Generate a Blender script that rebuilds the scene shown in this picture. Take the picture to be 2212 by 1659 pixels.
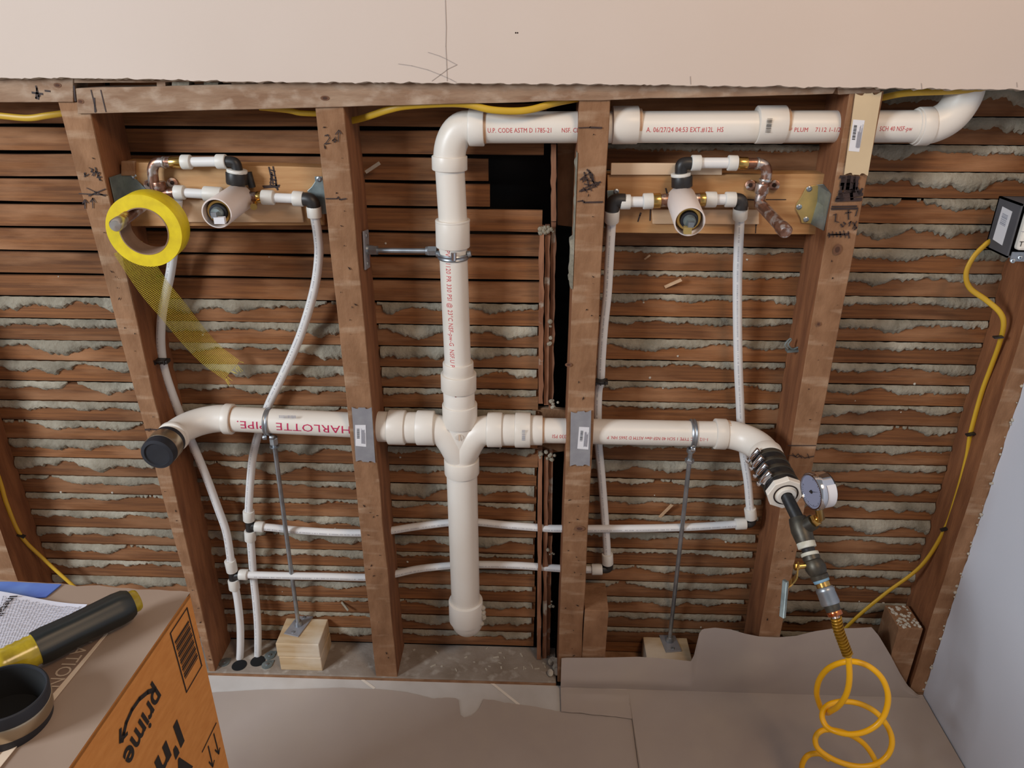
import bpy, bmesh, math, random
from math import sin, cos, tan, pi, radians, sqrt, atan2
from mathutils import Vector, Matrix, noise
random.seed(7)
V = Vector
S = bpy.context.scene
for o in list(bpy.data.objects): bpy.data.objects.remove(o)
COL = S.collection

# ------------------------------------------------------------------ camera
FPX, PITCH, YAW, ROLL = 1620.0, radians(25.03), radians(1.8), radians(0.3)
CP = V((0, -1.22, 1.29))
FW = V((-sin(YAW)*cos(PITCH), cos(YAW)*cos(PITCH), -sin(PITCH)))
_r = V((cos(YAW), sin(YAW), 0)); _u = _r.cross(FW)
RT = _r*cos(ROLL) + _u*sin(ROLL); UP = _u*cos(ROLL) - _r*sin(ROLL)
cd = bpy.data.cameras.new('camera'); cam = bpy.data.objects.new('camera', cd); COL.objects.link(cam)
cd.sensor_width = 36; cd.lens = FPX/2212*36; cd.clip_start = .02
m = Matrix((RT, UP, -FW)).transposed().to_4x4(); m.translation = CP
cam.matrix_world = m
S.camera = cam
# ------------------------------------------------------------------ world, lights, exposure
W = bpy.data.worlds.new('world'); S.world = W; W.use_nodes = True
W.node_tree.nodes['Background'].inputs[0].default_value = (.92, .95, 1, 1)
W.node_tree.nodes['Background'].inputs[1].default_value = .29
def area(name, loc, tgt, size, sy, power, col):
    l = bpy.data.lights.new(name, 'AREA'); l.shape = 'RECTANGLE'; l.size = size; l.size_y = sy
    l.energy = power; l.color = col
    o = bpy.data.objects.new(name, l); COL.objects.link(o); o.location = loc
    o.rotation_euler = (V(tgt)-V(loc)).to_track_quat('-Z', 'Y').to_euler()
    return o
area('window_light', (-2.35, -2.0, 1.95), (0, -.15, .4), .7, .9, 98, (.84, .92, 1.0))
area('ceiling_lamp_light', (.8, -1.35, 2.35), (.35, -.25, .3),   .5, .5, 17, (1.0, .70, .44))
S.view_settings.view_transform = 'Standard'; S.view_settings.look = 'None'
S.view_settings.gamma = 1; S.view_settings.use_curve_mapping = False
S.view_settings.exposure = -0.30

# ------------------------------------------------------------------ rays from the photograph onto real planes
def ray(px, py): return FW + RT*((px-1106)/FPX) - UP*((py-829.5)/FPX)
def at(px, py, y=0.0):
    d = ray(px, py); return CP + d*((y-CP.y)/d.y)
def atz(px, py, z=0.0):
    d = ray(px, py); return CP + d*((z-CP.z)/d.z)
def atx(px, py, x=0.0):
    d = ray(px, py); return CP + d*((x-CP.x)/d.x)

# ------------------------------------------------------------------ materials
def c(r, g, b): 
    f = lambda u: (u/255/12.92) if u <= 10 else (((u/255)+.055)/1.055)**2.4
    return (f(r), f(g), f(b), 1)
MATS = {}
def pm(name, c1, c2=None, scale=20, stretch=(1, 1, 1), rough=.7, metal=0, bump=.0, bscale=None, detail=5, lo=.35, hi=.65,
       vary=0.0, c3=None, s3=8, st3=(1, 1, 1), lo3=.5, hi3=.62, trans=0, spec=.5, emit=0, sss=0):
    if name in MATS: return MATS[name]
    M = bpy.data.materials.new(name); M.use_nodes = True; MATS[name] = M
    nt = M.node_tree; n = nt.nodes; L = nt.links; b = n['Principled BSDF']
    b.inputs['Base Color'].default_value = c1; b.inputs['Roughness'].default_value = rough
    b.inputs['Metallic'].default_value = metal; b.inputs['Specular IOR Level'].default_value = spec
    b.inputs['Transmission Weight'].default_value = trans
    if sss:
        b.inputs['Subsurface Weight'].default_value = sss; b.inputs['Subsurface Radius'].default_value = (.004, .003, .002)
    tc = n.new('ShaderNodeTexCoord'); oi = n.new('ShaderNodeObjectInfo')
    def mapping(st):
        mp = n.new('ShaderNodeMapping'); mp.inputs['Scale'].default_value = st
        L.new(tc.outputs['Object'], mp.inputs['Vector'])
        if vary:
            mul = n.new('ShaderNodeMath'); mul.operation = 'MULTIPLY'; mul.inputs[1].default_value = 17
            L.new(oi.outputs['Random'], mul.inputs[0])
            cb = n.new('ShaderNodeCombineXYZ'); 
            for k in range(3): L.new(mul.outputs[0], cb.inputs[k])
            L.new(cb.outputs[0], mp.inputs['Location'])
        return mp
    def nz(sc, st, det=detail, dist=0):
        t = n.new('ShaderNodeTexNoise'); t.inputs['Scale'].default_value = sc; t.inputs['Detail'].default_value = det
        t.inputs['Distortion'].default_value = dist
        L.new(mapping(st).outputs[0], t.inputs['Vector']); return t
    out = None
    def mixc(A, B, fac):
        x = n.new('ShaderNodeMix'); x.data_type = 'RGBA'
        for sock, val in ((x.inputs[6], A), (x.inputs[7], B)):
            if isinstance(val, tuple): sock.default_value = val
            else: L.new(val, sock)
        if isinstance(fac, float): x.inputs[0].default_value = fac
        else: L.new(fac, x.inputs[0])
        return x.outputs[2]
    def ramp(src, a, z):
        r = n.new('ShaderNodeMapRange'); r.inputs[1].default_value = a; r.inputs[2].default_value = z
        L.new(src, r.inputs[0]); return r.outputs[0]
    if c2:
        t = nz(scale, stretch); out = mixc(c1, c2, ramp(t.outputs[0], lo, hi))
    if c3:
        t3 = nz(s3, st3, 6); out = mixc(out if out else c1, c3, ramp(t3.outputs[0], lo3, hi3))
    if vary:
        hs = n.new('ShaderNodeHueSaturation')
        mr = n.new('ShaderNodeMapRange'); mr.inputs[3].default_value = 1-vary; mr.inputs[4].default_value = 1+vary
        L.new(oi.outputs['Random'], mr.inputs[0]); L.new(mr.outputs[0], hs.inputs['Value'])
        if out: L.new(out, hs.inputs['Color'])
        else: hs.inputs['Color'].default_value = c1
        out = hs.outputs[0]
    if out: L.new(out, b.inputs['Base Color'])
    if bump:
        t = nz(bscale or scale*2, stretch)
        bp = n.new('ShaderNodeBump'); bp.inputs['Strength'].default_value = bump; bp.inputs['Distance'].default_value = .003
        L.new(t.outputs[0], bp.inputs['Height']); L.new(bp.outputs[0], b.inputs['Normal'])
    if emit:
        b.inputs['Emission Color'].default_value = c1; b.inputs['Emission Strength'].default_value = emit
    return M
m_stud = pm('old_stud_wood', c(152,112,80), c(126,88,58), 26, (1.6,1.6,.8), .88, bump=.5, bscale=90, vary=.06, lo=.3, hi=.7,
            c3=c(178,148,120), s3=20, st3=(.5,.5,2.4), lo3=.54, hi3=.78)
m_header = pm('dusty_header_wood', c(158,130,106), c(134,102,78), 12, (1,3,4), .9, bump=.5, bscale=60,
            c3=c(176,153,132), s3=30, st3=(1,1,1.6), lo3=.5, hi3=.72)
m_studside = pm('stud_side_wood', c(142,90,54), c(112,66,36), 9, (6,6,1), .85, bump=.35, bscale=60, vary=.06)
m_lath = pm('lath_wood', c(134,85,46), c(102,62,32), 9, (.7,12,22), .85, bump=.35, bscale=45, vary=.17,
            c3=c(158,112,76), s3=6, st3=(1,1,4), lo3=.48, hi3=.72)
m_batten = pm('old_batten_wood', c(150,104,76), c(118,76,52), 14, (6,6,1), .9, bump=.4, vary=.1,
            c3=c(170,158,142), s3=20, lo3=.6, hi3=.66)
m_key = pm('grey_plaster', c(148,139,122), c(122,114,98), 30, rough=.95, bump=.9, bscale=160, vary=.07,
           c3=c(170,162,145), s3=11, lo3=.5, hi3=.7)
m_cavshade = pm('cavity_shade_black', c(22,14,10), c(12,9,8), 20, rough=1)  # near-black colour carries the shade inside the wall cavity
m_newwood = pm('new_pine', c(192,148,98), c(168,120,72), 7, (1,5,12), .6, bump=.1, bscale=30,
            c3=c(150,100,58), s3=4, st3=(.8,1,2.6), lo3=.54, hi3=.75)
m_ply = pm('pale_plywood', c(206,172,138), c(194,158,122), 10, (1,6,9), .55, bump=.05)
m_pale = pm('pale_primed_strip', c(214,188,158), c(204,176,146), 5, (1,4,4), .4)
m_block = pm('block_pine', c(204,180,146), c(184,154,114), 10, (1,5,9), .65, bump=.12,
            c3=c(214,202,184), s3=6, lo3=.5, hi3=.7)
m_dry = pm('drywall_paint', c(208,191,178), c(203,185,171), 2, rough=.75, bump=.03, bscale=300)
m_dryedge = pm('gypsum_edge', c(198,186,172), c(170,154,136), 60, rough=.95, bump=.6)
m_wallr = pm('side_wall_paint', c(214,216,224), c(206,208,216), 2, rough=.7, bump=.05, bscale=250)
m_sole = pm('dusty_sole_plate', c(156,145,134), c(132,118,104), 14, rough=.95, bump=.4, bscale=90,
            c3=c(176,168,158), s3=30, lo3=.55, hi3=.7)
m_floor = pm('white_floor_board', c(206,202,198), c(190,184,178), 9, rough=.85, bump=.1)
m_kraft = pm('brown_kraft_paper', c(178,165,156), c(167,153,144), 3.2, rough=.8, bump=.12, bscale=5,
            c3=c(176,162,150), s3=7, lo3=.45, hi3=.75)
m_kraftbox = pm('grey_brown_box_top', c(156,136,120), c(144,123,107), 5, rough=.75, bump=.05, bscale=30)
m_card = pm('orange_cardboard', c(202,134,66), c(192,123,56), 60, (1,1,3), .8, bump=.08, bscale=200)
m_cardin = pm('cardboard_edge', c(170,104,46), rough=.9)
m_ink = pm('black_ink', c(32,24,20), rough=.8)
m_marker = pm('dark_marker_ink', c(38,26,26), c(60,40,34), 60, rough=.7)
m_pencil = pm('pencil_line', c(164,150,141), rough=.8)
m_pvc = pm('white_pvc', c(228,221,211), c(221,212,200), 6, rough=.38, vary=.015,
            c3=c(206,192,172), s3=9, lo3=.6, hi3=.85)
m_glue = pm('amber_primer', c(196,150,112), c(214,184,156), 40, rough=.5)
m_red = pm('red_print', c(200,74,78), rough=.6)
m_redbig = pm('pink_red_print', c(186,30,82), rough=.6)
m_pex = pm('white_pex', c(222,220,218), rough=.42, sss=.1)
m_collar = pm('milky_pex_ring', c(216,212,204), rough=.45, sss=.15)
m_black = pm('black_plastic', c(30,28,28), c(44,40,38), 30, rough=.45)
m_grey = pm('grey_print', c(150,150,160), rough=.7)
m_print = pm('faint_tube_print', c(170,168,172), rough=.7)
m_rubber = pm('black_rubber', c(36,38,46), c(28,29,35), 20, rough=.6)
m_copper = pm('tarnished_copper', c(158,118,98), c(120,82,64), 60, rough=.36, metal=.8, c3=c(190,178,172), s3=70, lo3=.52, hi3=.6)
m_coppershine = pm('bright_copper', c(206,120,76), rough=.22, metal=1)
m_solder = pm('solder', c(200,196,190), rough=.3, metal=.9)
m_brass = pm('brass', c(206,168,98), rough=.25, metal=1)
m_galv = pm('galvanised_steel', c(176,180,184), c(148,154,160), 40, rough=.38, metal=.85)
m_galvflat = pm('zinc_plate', c(166,166,170), c(154,154,160), 50, rough=.5, metal=.45)
m_plateD = pm('pale_zinc_plate', c(216,192,154), c(206,182,146), 12, rough=.45, metal=.2)
m_bracket = pm('zinc_bracket', c(150,160,158), c(120,130,130), 45, rough=.42, metal=.6)
m_yzinc = pm('yellow_zinc', c(196,166,100), c(176,152,96), 40, rough=.4, metal=.5)
m_chrome = pm('chrome', c(214,214,218), rough=.12, metal=1)
m_iron = pm('dark_galvanised_iron', c(92,86,74), c(64,60,54), 50, rough=.45, metal=.6)
m_blackiron = pm('black_iron', c(36,36,38), c(56,52,48), 80, rough=.5, metal=.4)
m_ptfe = pm('white_thread_tape', c(206,204,192), c(186,182,164), 80, rough=.7)
m_blue = pm('blue_thread_tape', c(122,158,180), rough=.6)
m_ycable = pm('yellow_cable_jacket', c(204,164,44), c(190,148,36), 8, rough=.45)
m_hose = pm('orange_yellow_hose', c(248,182,12), rough=.3)
m_spring = pm('brass_spring_guard', c(170,126,30), c(140,100,24), 60, rough=.4, metal=.5)
m_tape = pm('yellow_tape_side', c(232,206,22), c(216,188,22), 60, rough=.55)
m_tapem = pm('yellow_mesh_tape', c(206,186,50), c(184,162,40), 260, rough=.6)
m_core = pm('cardboard_core', c(150,122,102), c(132,104,84), 30, rough=.9)
m_white = pm('white_plastic', c(232,224,212), rough=.35)
m_sleeve = pm('white_sleeve', c(222,208,200), rough=.4)
m_sticker = pm('white_sticker', c(222,220,222), rough=.5)
m_boxgrey = pm('grey_box_plastic', c(84,84,88), c(74,74,78), 20, rough=.6)
m_hole = pm('nail_hole_dark', c(40,24,18), rough=1)
m_paper = pm('white_leaflet_paper', c(212,214,228), rough=.7)
m_blueb = pm('blue_packaging', c(60,86,170), c(96,128,196), 18, rough=.35)
m_broch = pm('brown_printed_sheet', c(128,106,92), c(118,97,84), 8, rough=.5)
m_brochw = pm('cream_sheet_border', c(214,194,172), rough=.6)
m_tanink = pm('tan_lettering', c(186,166,146), rough=.6)
m_grip = pm('black_grip', c(24,29,28), c(18,22,22), 30, rough=.42)
m_acet = pm('yellow_acetate', c(196,172,40), c(150,128,24), 60, rough=.2)
m_steelband = pm('stainless_band', c(180,164,140), rough=.3, metal=.9)
m_inner = pm('inside_black', c(8,8,9), rough=.9)
m_face = pm('gauge_face', c(140,142,162), rough=.3)
m_chip = pm('plaster_chip', c(190,182,168), c(176,166,150), 90, rough=.9)

# ------------------------------------------------------------------ mesh building
class MB:
    def __init__(s): s.v = []; s.f = []; s.m = []; s.sm = []
    def add(s, vs, fs, mi=0, sm=False):
        b = len(s.v); s.v += [V(x) for x in vs]
        for f in fs: s.f.append([i+b for i in f]); s.m.append(mi); s.sm.append(sm)
        return s
    def hexa(s, P, mi=0):   # 8 points: bottom 4 ccw, top 4 ccw
        return s.add(P, [(3,2,1,0),(4,5,6,7),(0,1,5,4),(1,2,6,5),(2,3,7,6),(3,0,4,7)], mi)
    def box(s, x0, x1, y0, y1, z0, z1, mi=0):
        return s.hexa([(x0,y0,z0),(x1,y0,z0),(x1,y1,z0),(x0,y1,z0),(x0,y0,z1),(x1,y0,z1),(x1,y1,z1),(x0,y1,z1)], mi)
    def obox(s, ctr, ax, ay, az, mi=0):   # centre and half-extent vectors
        C = V(ctr); ax, ay, az = V(ax), V(ay), V(az)
        return s.hexa([C-ax-ay-az, C+ax-ay-az, C+ax+ay-az, C-ax+ay-az, C-ax-ay+az, C+ax-ay+az, C+ax+ay+az, C-ax+ay+az], mi)
    def prism(s, poly, d, mi=0):   # polygon (3D points) extruded along vector d
        n = len(poly); P = [V(p) for p in poly]; d = V(d)
        return s.add(P+[p+d for p in P], [list(range(n))[::-1], list(range(n, 2*n))]+[(i,(i+1)%n,(i+1)%n+n,i+n) for i in range(n)], mi)
    def tube(s, pts, r, n=14, mi=0, caps=True, closed=False, flat=1.0, updir=None):
        P = [V(p) for p in pts]; k = len(P)
        R = r if isinstance(r, (list, tuple)) else [r]*k
        T = []
        for i in range(k):
            a = P[(i-1) % k] if (closed or i > 0) else P[i]; b = P[(i+1) % k] if (closed or i < k-1) else P[i]
            T.append((b-a).normalized())
        u = V(updir) if updir else (V((0,0,1)) if abs(T[0].z) < .9 else V((1,0,0)))
        u = (u - T[0]*u.dot(T[0])).normalized(); vs = []
        for i in range(k):
            u = (u - T[i]*u.dot(T[i])).normalized(); w = T[i].cross(u)
            for j in range(n):
                a = 2*pi*j/n; vs.append(P[i] + (u*cos(a)*flat + w*sin(a))*R[i])
        fs = []
        for i in range(k if closed else k-1):
            for j in range(n):
                a = i*n+j; b_ = i*n+(j+1) % n; i2 = ((i+1) % k)*n
                fs.append((a, b_, i2+(j+1) % n, i2+j))
        s.add(vs, fs, mi, True)
        if caps and not closed:
            s.add(vs[:n], [list(range(n))[::-1]], mi); s.add(vs[-n:], [list(range(n))], mi)
        return s
    def lathe(s, P, D, prof, n=32, mi=0, sm=True, cap=True):
        P = V(P); D = V(D).normalized(); u = D.orthogonal().normalized(); w = D.cross(u)
        vs = []; k = len(prof)
        for t, r in prof:
            for j in range(n):
                a = 2*pi*j/n; vs.append(P + D*t + (u*cos(a)+w*sin(a))*max(r, 1e-5))
        fs = [(i*n+j, i*n+(j+1) % n, (i+1)*n+(j+1) % n, (i+1)*n+j) for i in range(k-1) for j in range(n)]
        s.add(vs, fs, mi, sm)
        return s
    def ring(s, A, B, r, ri=0.0, n=32, mi=0, b=None):   # collar between two points, bevelled edges
        A, B = V(A), V(B); L = (B-A).length; b = min(.0016, L*.2, r*.2) if b is None else b
        s.lathe(A, B-A, [(0, ri), (0, r-b), (b*.3, r-b*.3), (b, r), (L-b, r), (L-b*.3, r-b*.3), (L, r-b), (L, ri)], n, mi, True)
        return s
    def build(s, name, mats, parent=None, bevel=0, auto=True):
        me = bpy.data.meshes.new(name); off = V((0,0,0)); p = parent
        while p is not None: off += p.location; p = p.parent
        me.from_pydata([v-off for v in s.v], [], s.f); me.update()
        for M in (mats if isinstance(mats, (list, tuple)) else [mats]): me.materials.append(M)
        me.polygons.foreach_set('material_index', s.m); me.polygons.foreach_set('use_smooth', s.sm)
        bm = bmesh.new(); bm.from_mesh(me); bmesh.ops.remove_doubles(bm, verts=bm.verts, dist=1e-6)
        bmesh.ops.recalc_face_normals(bm, faces=bm.faces)
        for e in bm.edges:
            if len(e.link_faces) == 2 and e.calc_face_angle(0) > radians(38): e.smooth = False
        bm.to_mesh(me); bm.free()
        o = bpy.data.objects.new(name, me); COL.objects.link(o)
        if parent: o.parent = parent
        if bevel:
            md = o.modifiers.new('bevel', 'BEVEL'); md.width = bevel; md.segments = 2; md.limit_method = 'ANGLE'
        return o
def tag(o, label=None, cat=None, group=None, kind=None):
    if label: o['label'] = label
    if cat: o['category'] = cat
    if group: o['group'] = group
    if kind: o['kind'] = kind
    return o
def thing(name, loc, label, cat, group=None):
    o = bpy.data.objects.new(name, None); COL.objects.link(o); o.location = loc; o.empty_display_size = .02
    return tag(o, label, cat, group)
def spl(pts, k=8):
    P = [V(p) for p in pts]; out = []
    for i in range(len(P)-1):
        a = P[i-1] if i else P[0]*2-P[1]; b = P[i]; d = P[i+1]; e = P[i+2] if i+2 < len(P) else P[-1]*2-P[-2]
        for j in range(k):
            t = j/k; out.append(.5*((2*b)+(-a+d)*t+(2*a-5*b+4*d-e)*t*t+(-a+3*b-3*d+e)*t**3))
    return out+[P[-1]]
def text_mesh(txt, size, fn, mat, name, parent, step=.004, bend=True, squash=1.0, center=True, label=None):
    cu = bpy.data.curves.new('t', 'FONT'); cu.body = txt; cu.size = size; cu.fill_mode = 'FRONT'; cu.resolution_u = 2
    cu.space_character = 1.05
    to = bpy.data.objects.new('t', cu)
    me = bpy.data.meshes.new_from_object(to); bpy.data.objects.remove(to); bpy.data.curves.remove(cu)
    bm = bmesh.new(); bm.from_mesh(me); bpy.data.meshes.remove(me)
    xs = [v.co.x for v in bm.verts]; ys = [v.co.y for v in bm.verts]
    cx = (min(xs)+max(xs))/2 if center else 0; cy = (min(ys)+max(ys))/2
    if bend:
        y = min(ys)+step/2
        while y < max(ys):
            bmesh.ops.bisect_plane(bm, geom=bm.verts[:]+bm.edges[:]+bm.faces[:], plane_co=(0, y, 0), plane_no=(0, 1, 0)); y += step
    bmesh.ops.triangulate(bm, faces=bm.faces)
    off = V((0,0,0)); p = parent
    while p is not None: off += p.location; p = p.parent
    for v in bm.verts: v.co = V(fn((v.co.x-cx)*squash, v.co.y-cy)) - off
    out = bpy.data.meshes.new(name); bm.to_mesh(out); bm.free(); out.materials.append(mat)
    o = bpy.data.objects.new(name, out); COL.objects.link(o); o.parent = parent
    if label: o['label'] = label
    return o
def pipe_map(P, D, r, a0=0.0, flip=False, N0=V((0,-1,0))):
    P, D = V(P), V(D).normalized(); N = (N0 - D*N0.dot(D)).normalized(); T = N.cross(D)
    s = -1 if flip else 1
    def fn(x, y):
        a = a0 + s*y/r
        return P + D*(s*x) + (N*cos(a)+T*sin(a))*(r+.0003)
    return fn
def strokes(lines, w, name, mat, parent, plane='y', val=0.0, off=.0006, jit=0.0):
    """ink lines given in photograph pixels, laid on the real face they are written on"""
    b = MB()
    for ln in lines:
        if plane == 'y': P = [at(x, y, val) for x, y in ln]; nrm = V((0,-1,0))
        elif plane == 'z': P = [atz(x, y, val) for x, y in ln]; nrm = V((0,0,1))
        else: P = [atx(x, y, val) for x, y in ln]; nrm = V((-1,0,0))
        for i in range(len(P)-1):
            d = (P[i+1]-P[i]); 
            if d.length < 1e-6: continue
            d.normalize(); q = nrm.cross(d)*w/2; e = d*w*.3
            ww = 1+random.uniform(-jit, jit)
            b.add([P[i]-e-q*ww+nrm*off, P[i+1]+e-q*ww+nrm*off, P[i+1]+e+q*ww+nrm*off, P[i]-e+q*ww+nrm*off], [(0,1,2,3)])
    return b.build(name, mat, parent)

# =================================================================== SETTING
SOLE, FLOOR, DEP = 0.0, -.010, .095
wall = thing('wall_back', (0,0,0), 'opened back wall: wooden studs with plastered laths behind them, painted drywall above', None)
wall['kind'] = 'structure'
# ---- added black panel behind the laths, standing in for the cavity's shade
MB().box(-1.35, .91, .19, .2, -.02, 1.35).build('cavity_shade_panel', m_cavshade, wall)
# ---- studs: two px points on each front edge
ZT = 1.21
def xline(a, b, z):
    A, B = at(*a, 0), at(*b, 0); t = (z-A.z)/(B.z-A.z); return A.x+(B.x-A.x)*t
def make_stud(l0, l1, r0, r1, ztop, zbot=SOLE, name='stud', nseg=26, mat=m_stud, y0=0, seed=0):
    b = MB(); vs = []; rnd = random.Random(seed)
    for i in range(nseg+1):
        z = zbot+(ztop-zbot)*i/nseg
        xl = xline(l0, l1, z)+noise.noise(V((z*9, seed, 0)))*.0016; xr = xline(r0, r1, z)+noise.noise(V((z*9, seed, 5)))*.0016
        yy = y0+noise.noise(V((z*6, seed, 9)))*.0012
        vs += [(xl+.0012, yy, z), (xr-.0012, yy, z), (xr, yy+.0012, z), (xr, DEP-.001, z), (xl, DEP-.001, z), (xl, yy+.0012, z)]
    fs = [tuple(i*6+k for k in p) for i in range(nseg) for p in [(0,1,7,6),(1,2,8,7),(2,3,9,8),(3,4,10,9),(4,5,11,10),(5,0,6,11)]]
    fs += [(5,4,3,2,1,0), tuple(nseg*6+k for k in range(6))]
    fr = [f for i, f in enumerate(fs) if i < 6*nseg and i % 6 in (0, 1, 5)]; sdf = [f for i, f in enumerate(fs) if not (i < 6*nseg and i % 6 in (0, 1, 5))]
    b.add(vs, fr, 0); b.add(vs, sdf, 1); o = b.build(name, [mat, m_studside], wall)
    h = MB()
    for i in range(int((ztop-zbot)*26)):
        z = zbot+.03+rnd.random()*(ztop-zbot-.06); fx = rnd.uniform(.2, .8)
        x = xline(l0, l1, z)*(1-fx)+xline(r0, r1, z)*fx; r = rnd.uniform(.0008, .002); a = rnd.uniform(0, 3)
        e = V((cos(a), 0, sin(a)))*r*rnd.choice([1, 1, 2.2]); f = V((-sin(a), 0, cos(a)))*r*.8
        C = V((x, y0-.0018, z)); h.add([C-e, C+f*.8-e*.3, C+e, C-f], [(0,3,2,1)])
    tag(h.build('nail_holes', m_hole, o), kind='stuff')
    return o
sA = make_stud((125,222), (345,1050), (196,246), (462,1437), 1.19, seed=1)
sB = make_stud((681,236), (812,1460), (744,236), (858,1460), 1.19, seed=2)
sC = make_stud((1252,217), (1206,1422), (1318,217), (1256,1422), 1.205, seed=3)
sD = make_stud((1778,548), (1640,1375), (1843,548), (1686,1375), 1.215, seed=4)
# far left stud and right corner stud
def plain_stud(x0, x1, ztop, seed, y0=0):
    b = MB(); n = 24; vs = []
    for i in range(n+1):
        z = SOLE+(ztop-SOLE)*i/n; d = noise.noise(V((z*7, seed, 1)))*.003
        vs += [(x0+d, y0, z), (x1+d, y0, z), (x1+d, DEP-.001, z), (x0+d, DEP-.001, z)]
    fs = [tuple(i*4+k for k in p) for i in range(n) for p in [(0,1,5,4),(1,2,6,5),(2,3,7,6),(3,0,4,7)]]+[(3,2,1,0), tuple(n*4+k for k in range(4))]
    b.add(vs, [f for i, f in enumerate(fs) if i < 4*n and i % 4 == 0], 0); b.add(vs, [f for i, f in enumerate(fs) if not (i < 4*n and i % 4 == 0)], 1)
    return b.build('stud', [m_stud, m_studside], wall)
FXR = at(2, 1150, 0).x
sF = plain_stud(FXR-.05, FXR, 1.2, 6)
EX = at(2149, 900, 0).x
sE = plain_stud(EX, EX+.055, 1.22, 7)
# ---- headers let in at the top
def plank(name, tl, tr, bl, br, y0, y1, mat, parent=wall, bevel=.0012, n=30, wav=.0012):
    A, B, C_, D_ = [at(*p, y0) for p in (tl, tr, bl, br)]; b = MB(); vs = []
    for i in range(n+1):
        t = i/n; T = A.lerp(B, t); Q = C_.lerp(D_, t)
        w1 = noise.noise(V((T.x*14, 3, A.z*9)))*wav; w2 = noise.noise(V((T.x*14, 8, A.z*9)))*wav
        vs += [(Q.x, y0, Q.z+w2), (T.x, y0, T.z+w1), (T.x, y1, T.z+w1), (Q.x, y1, Q.z+w2)]
    fs = [tuple(i*4+k for k in p) for i in range(n) for p in [(0,4,5,1),(1,5,6,2),(2,6,7,3),(3,7,4,0)]]+[(0,1,2,3), tuple(n*4+3-k for k in range(4))]
    return b.add(vs, fs).build(name, mat, parent, bevel=bevel)
hdr1 = plank('header_beam', (-260,140), (158,150), (-260,220), (158,221), -.003, .04, m_header)
hdr2 = plank('header_beam', (163,191), (1830,146), (168,246), (1800,203), -.004, .042, m_header)
plank('header_strip', (160,160), (560,160), (160,179), (560,176), -.0015, .03, m_header, bevel=0)
plank('shim', (338,170), (356,170), (339,192), (358,192), -.001, .02, m_header, bevel=0, n=3)
plank('shim', (372,170), (408,170), (371,191), (408,191), -.001, .02, m_key, bevel=0, n=6)
plank('shim', (440,170), (472,170), (441,190), (470,190), -.001, .02, m_key, bevel=0, n=6)
plank('shim', (500,170), (700,170), (500,190), (700,188), -.001, .02, m_header, bevel=0, n=12)
plank('header_block', (1800,150), (1908,150), (1812,205), (1902,200), -.001, .05, m_header, n=8)
strokes([[(78,186),(84,208),(83,214)],[(70,200),(92,203)],[(80,190),(78,212),(86,206)],[(98,196),(108,197)]], .0028, 'marker_note', m_marker, hdr1, val=-.003, jit=.3)
strokes([[(197,195),(208,240)],[(204,212),(206,242)],[(218,195),(229,241)],[(160,186),(163,218)]], .0024, 'marker_note', m_marker, hdr2, val=-.004, jit=.3)
# ---- sole plate with its drilled ground
b = MB()
b.box(-1.3, .062, -.001, .1, FLOOR-.02, SOLE); b.build('sole_plate', [m_sole], wall, bevel=.001)
MB().box(.116, .90, .0, .1, FLOOR-.02, SOLE-.003).build('sole_plate', m_stud, wall)
b = MB(); b.box(-1.3, .062, -.0022, -.001, FLOOR, SOLE-.0035); b.build('sole_plate_edge', m_stud, wall)
def knot(par, x, y, rx, ry, yy=-.0018):
    b = MB(); C0 = at(x, y, yy); n = 18
    for k, f in enumerate((1, .55)):
        b.add([C0+V((cos(2*pi*i/n)*rx*f*(1+.18*noise.noise(V((i, x, k)))), -.0003*k, sin(2*pi*i/n)*ry*f)) for i in range(n)], [list(range(n))], k)
    b.build('knot', [m_knot, m_knot2], par)
m_knot = pm('knot_wood', c(122,84,60), c(104,70,50), 90, rough=.9)
m_knot2 = pm('knot_core', c(88,56,40), c(72,46,34), 90, rough=.9)
knot(sD, 1809, 539, .007, .009, -.0024); knot(sD, 1768, 700, .004, .004, -.0024); knot(sC, 1252, 1142, .010, .006, -.0024); knot(sC, 1228, 788, .006, .004, -.0024)
knot(hdr2, 702, 212, .007, .0035, -.0046); knot(hdr2, 174, 219, .005, .0035, -.0046); knot(hdr1, 124, 184, .006, .0035, -.0036); knot(sA, 184, 236, .004, .003, -.0024)
# ---- short blocks standing next to studs C and E
P = at(1262, 1318, 0); Q = at(1315, 1318, 0)
MB().box(P.x+.001, Q.x, .0, .088, SOLE, P.z).build('cripple_block', m_stud, wall, bevel=.0015)
P = at(1942, 1357, 0); Q = at(1995, 1357, 0)
crip = MB().box(P.x, min(Q.x, EX-.002), .0, .07, SOLE, P.z).build('cripple_block', m_stud, wall, bevel=.0015)
b = MB()
for i in range(60):
    x = random.uniform(P.x+.003, min(Q.x, EX)-.004); y = random.uniform(.003, .066); r = random.uniform(.0015, .0045)
    b.lathe((x, y, P.z), (random.uniform(-.4,.4), random.uniform(-.4,.4), 1), [(0, r), (r*.5, r*.8), (r*.9, 0)], 6, 0, False)
tag(b.build('plaster_crumbs', m_chip, crip), kind='stuff')

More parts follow.
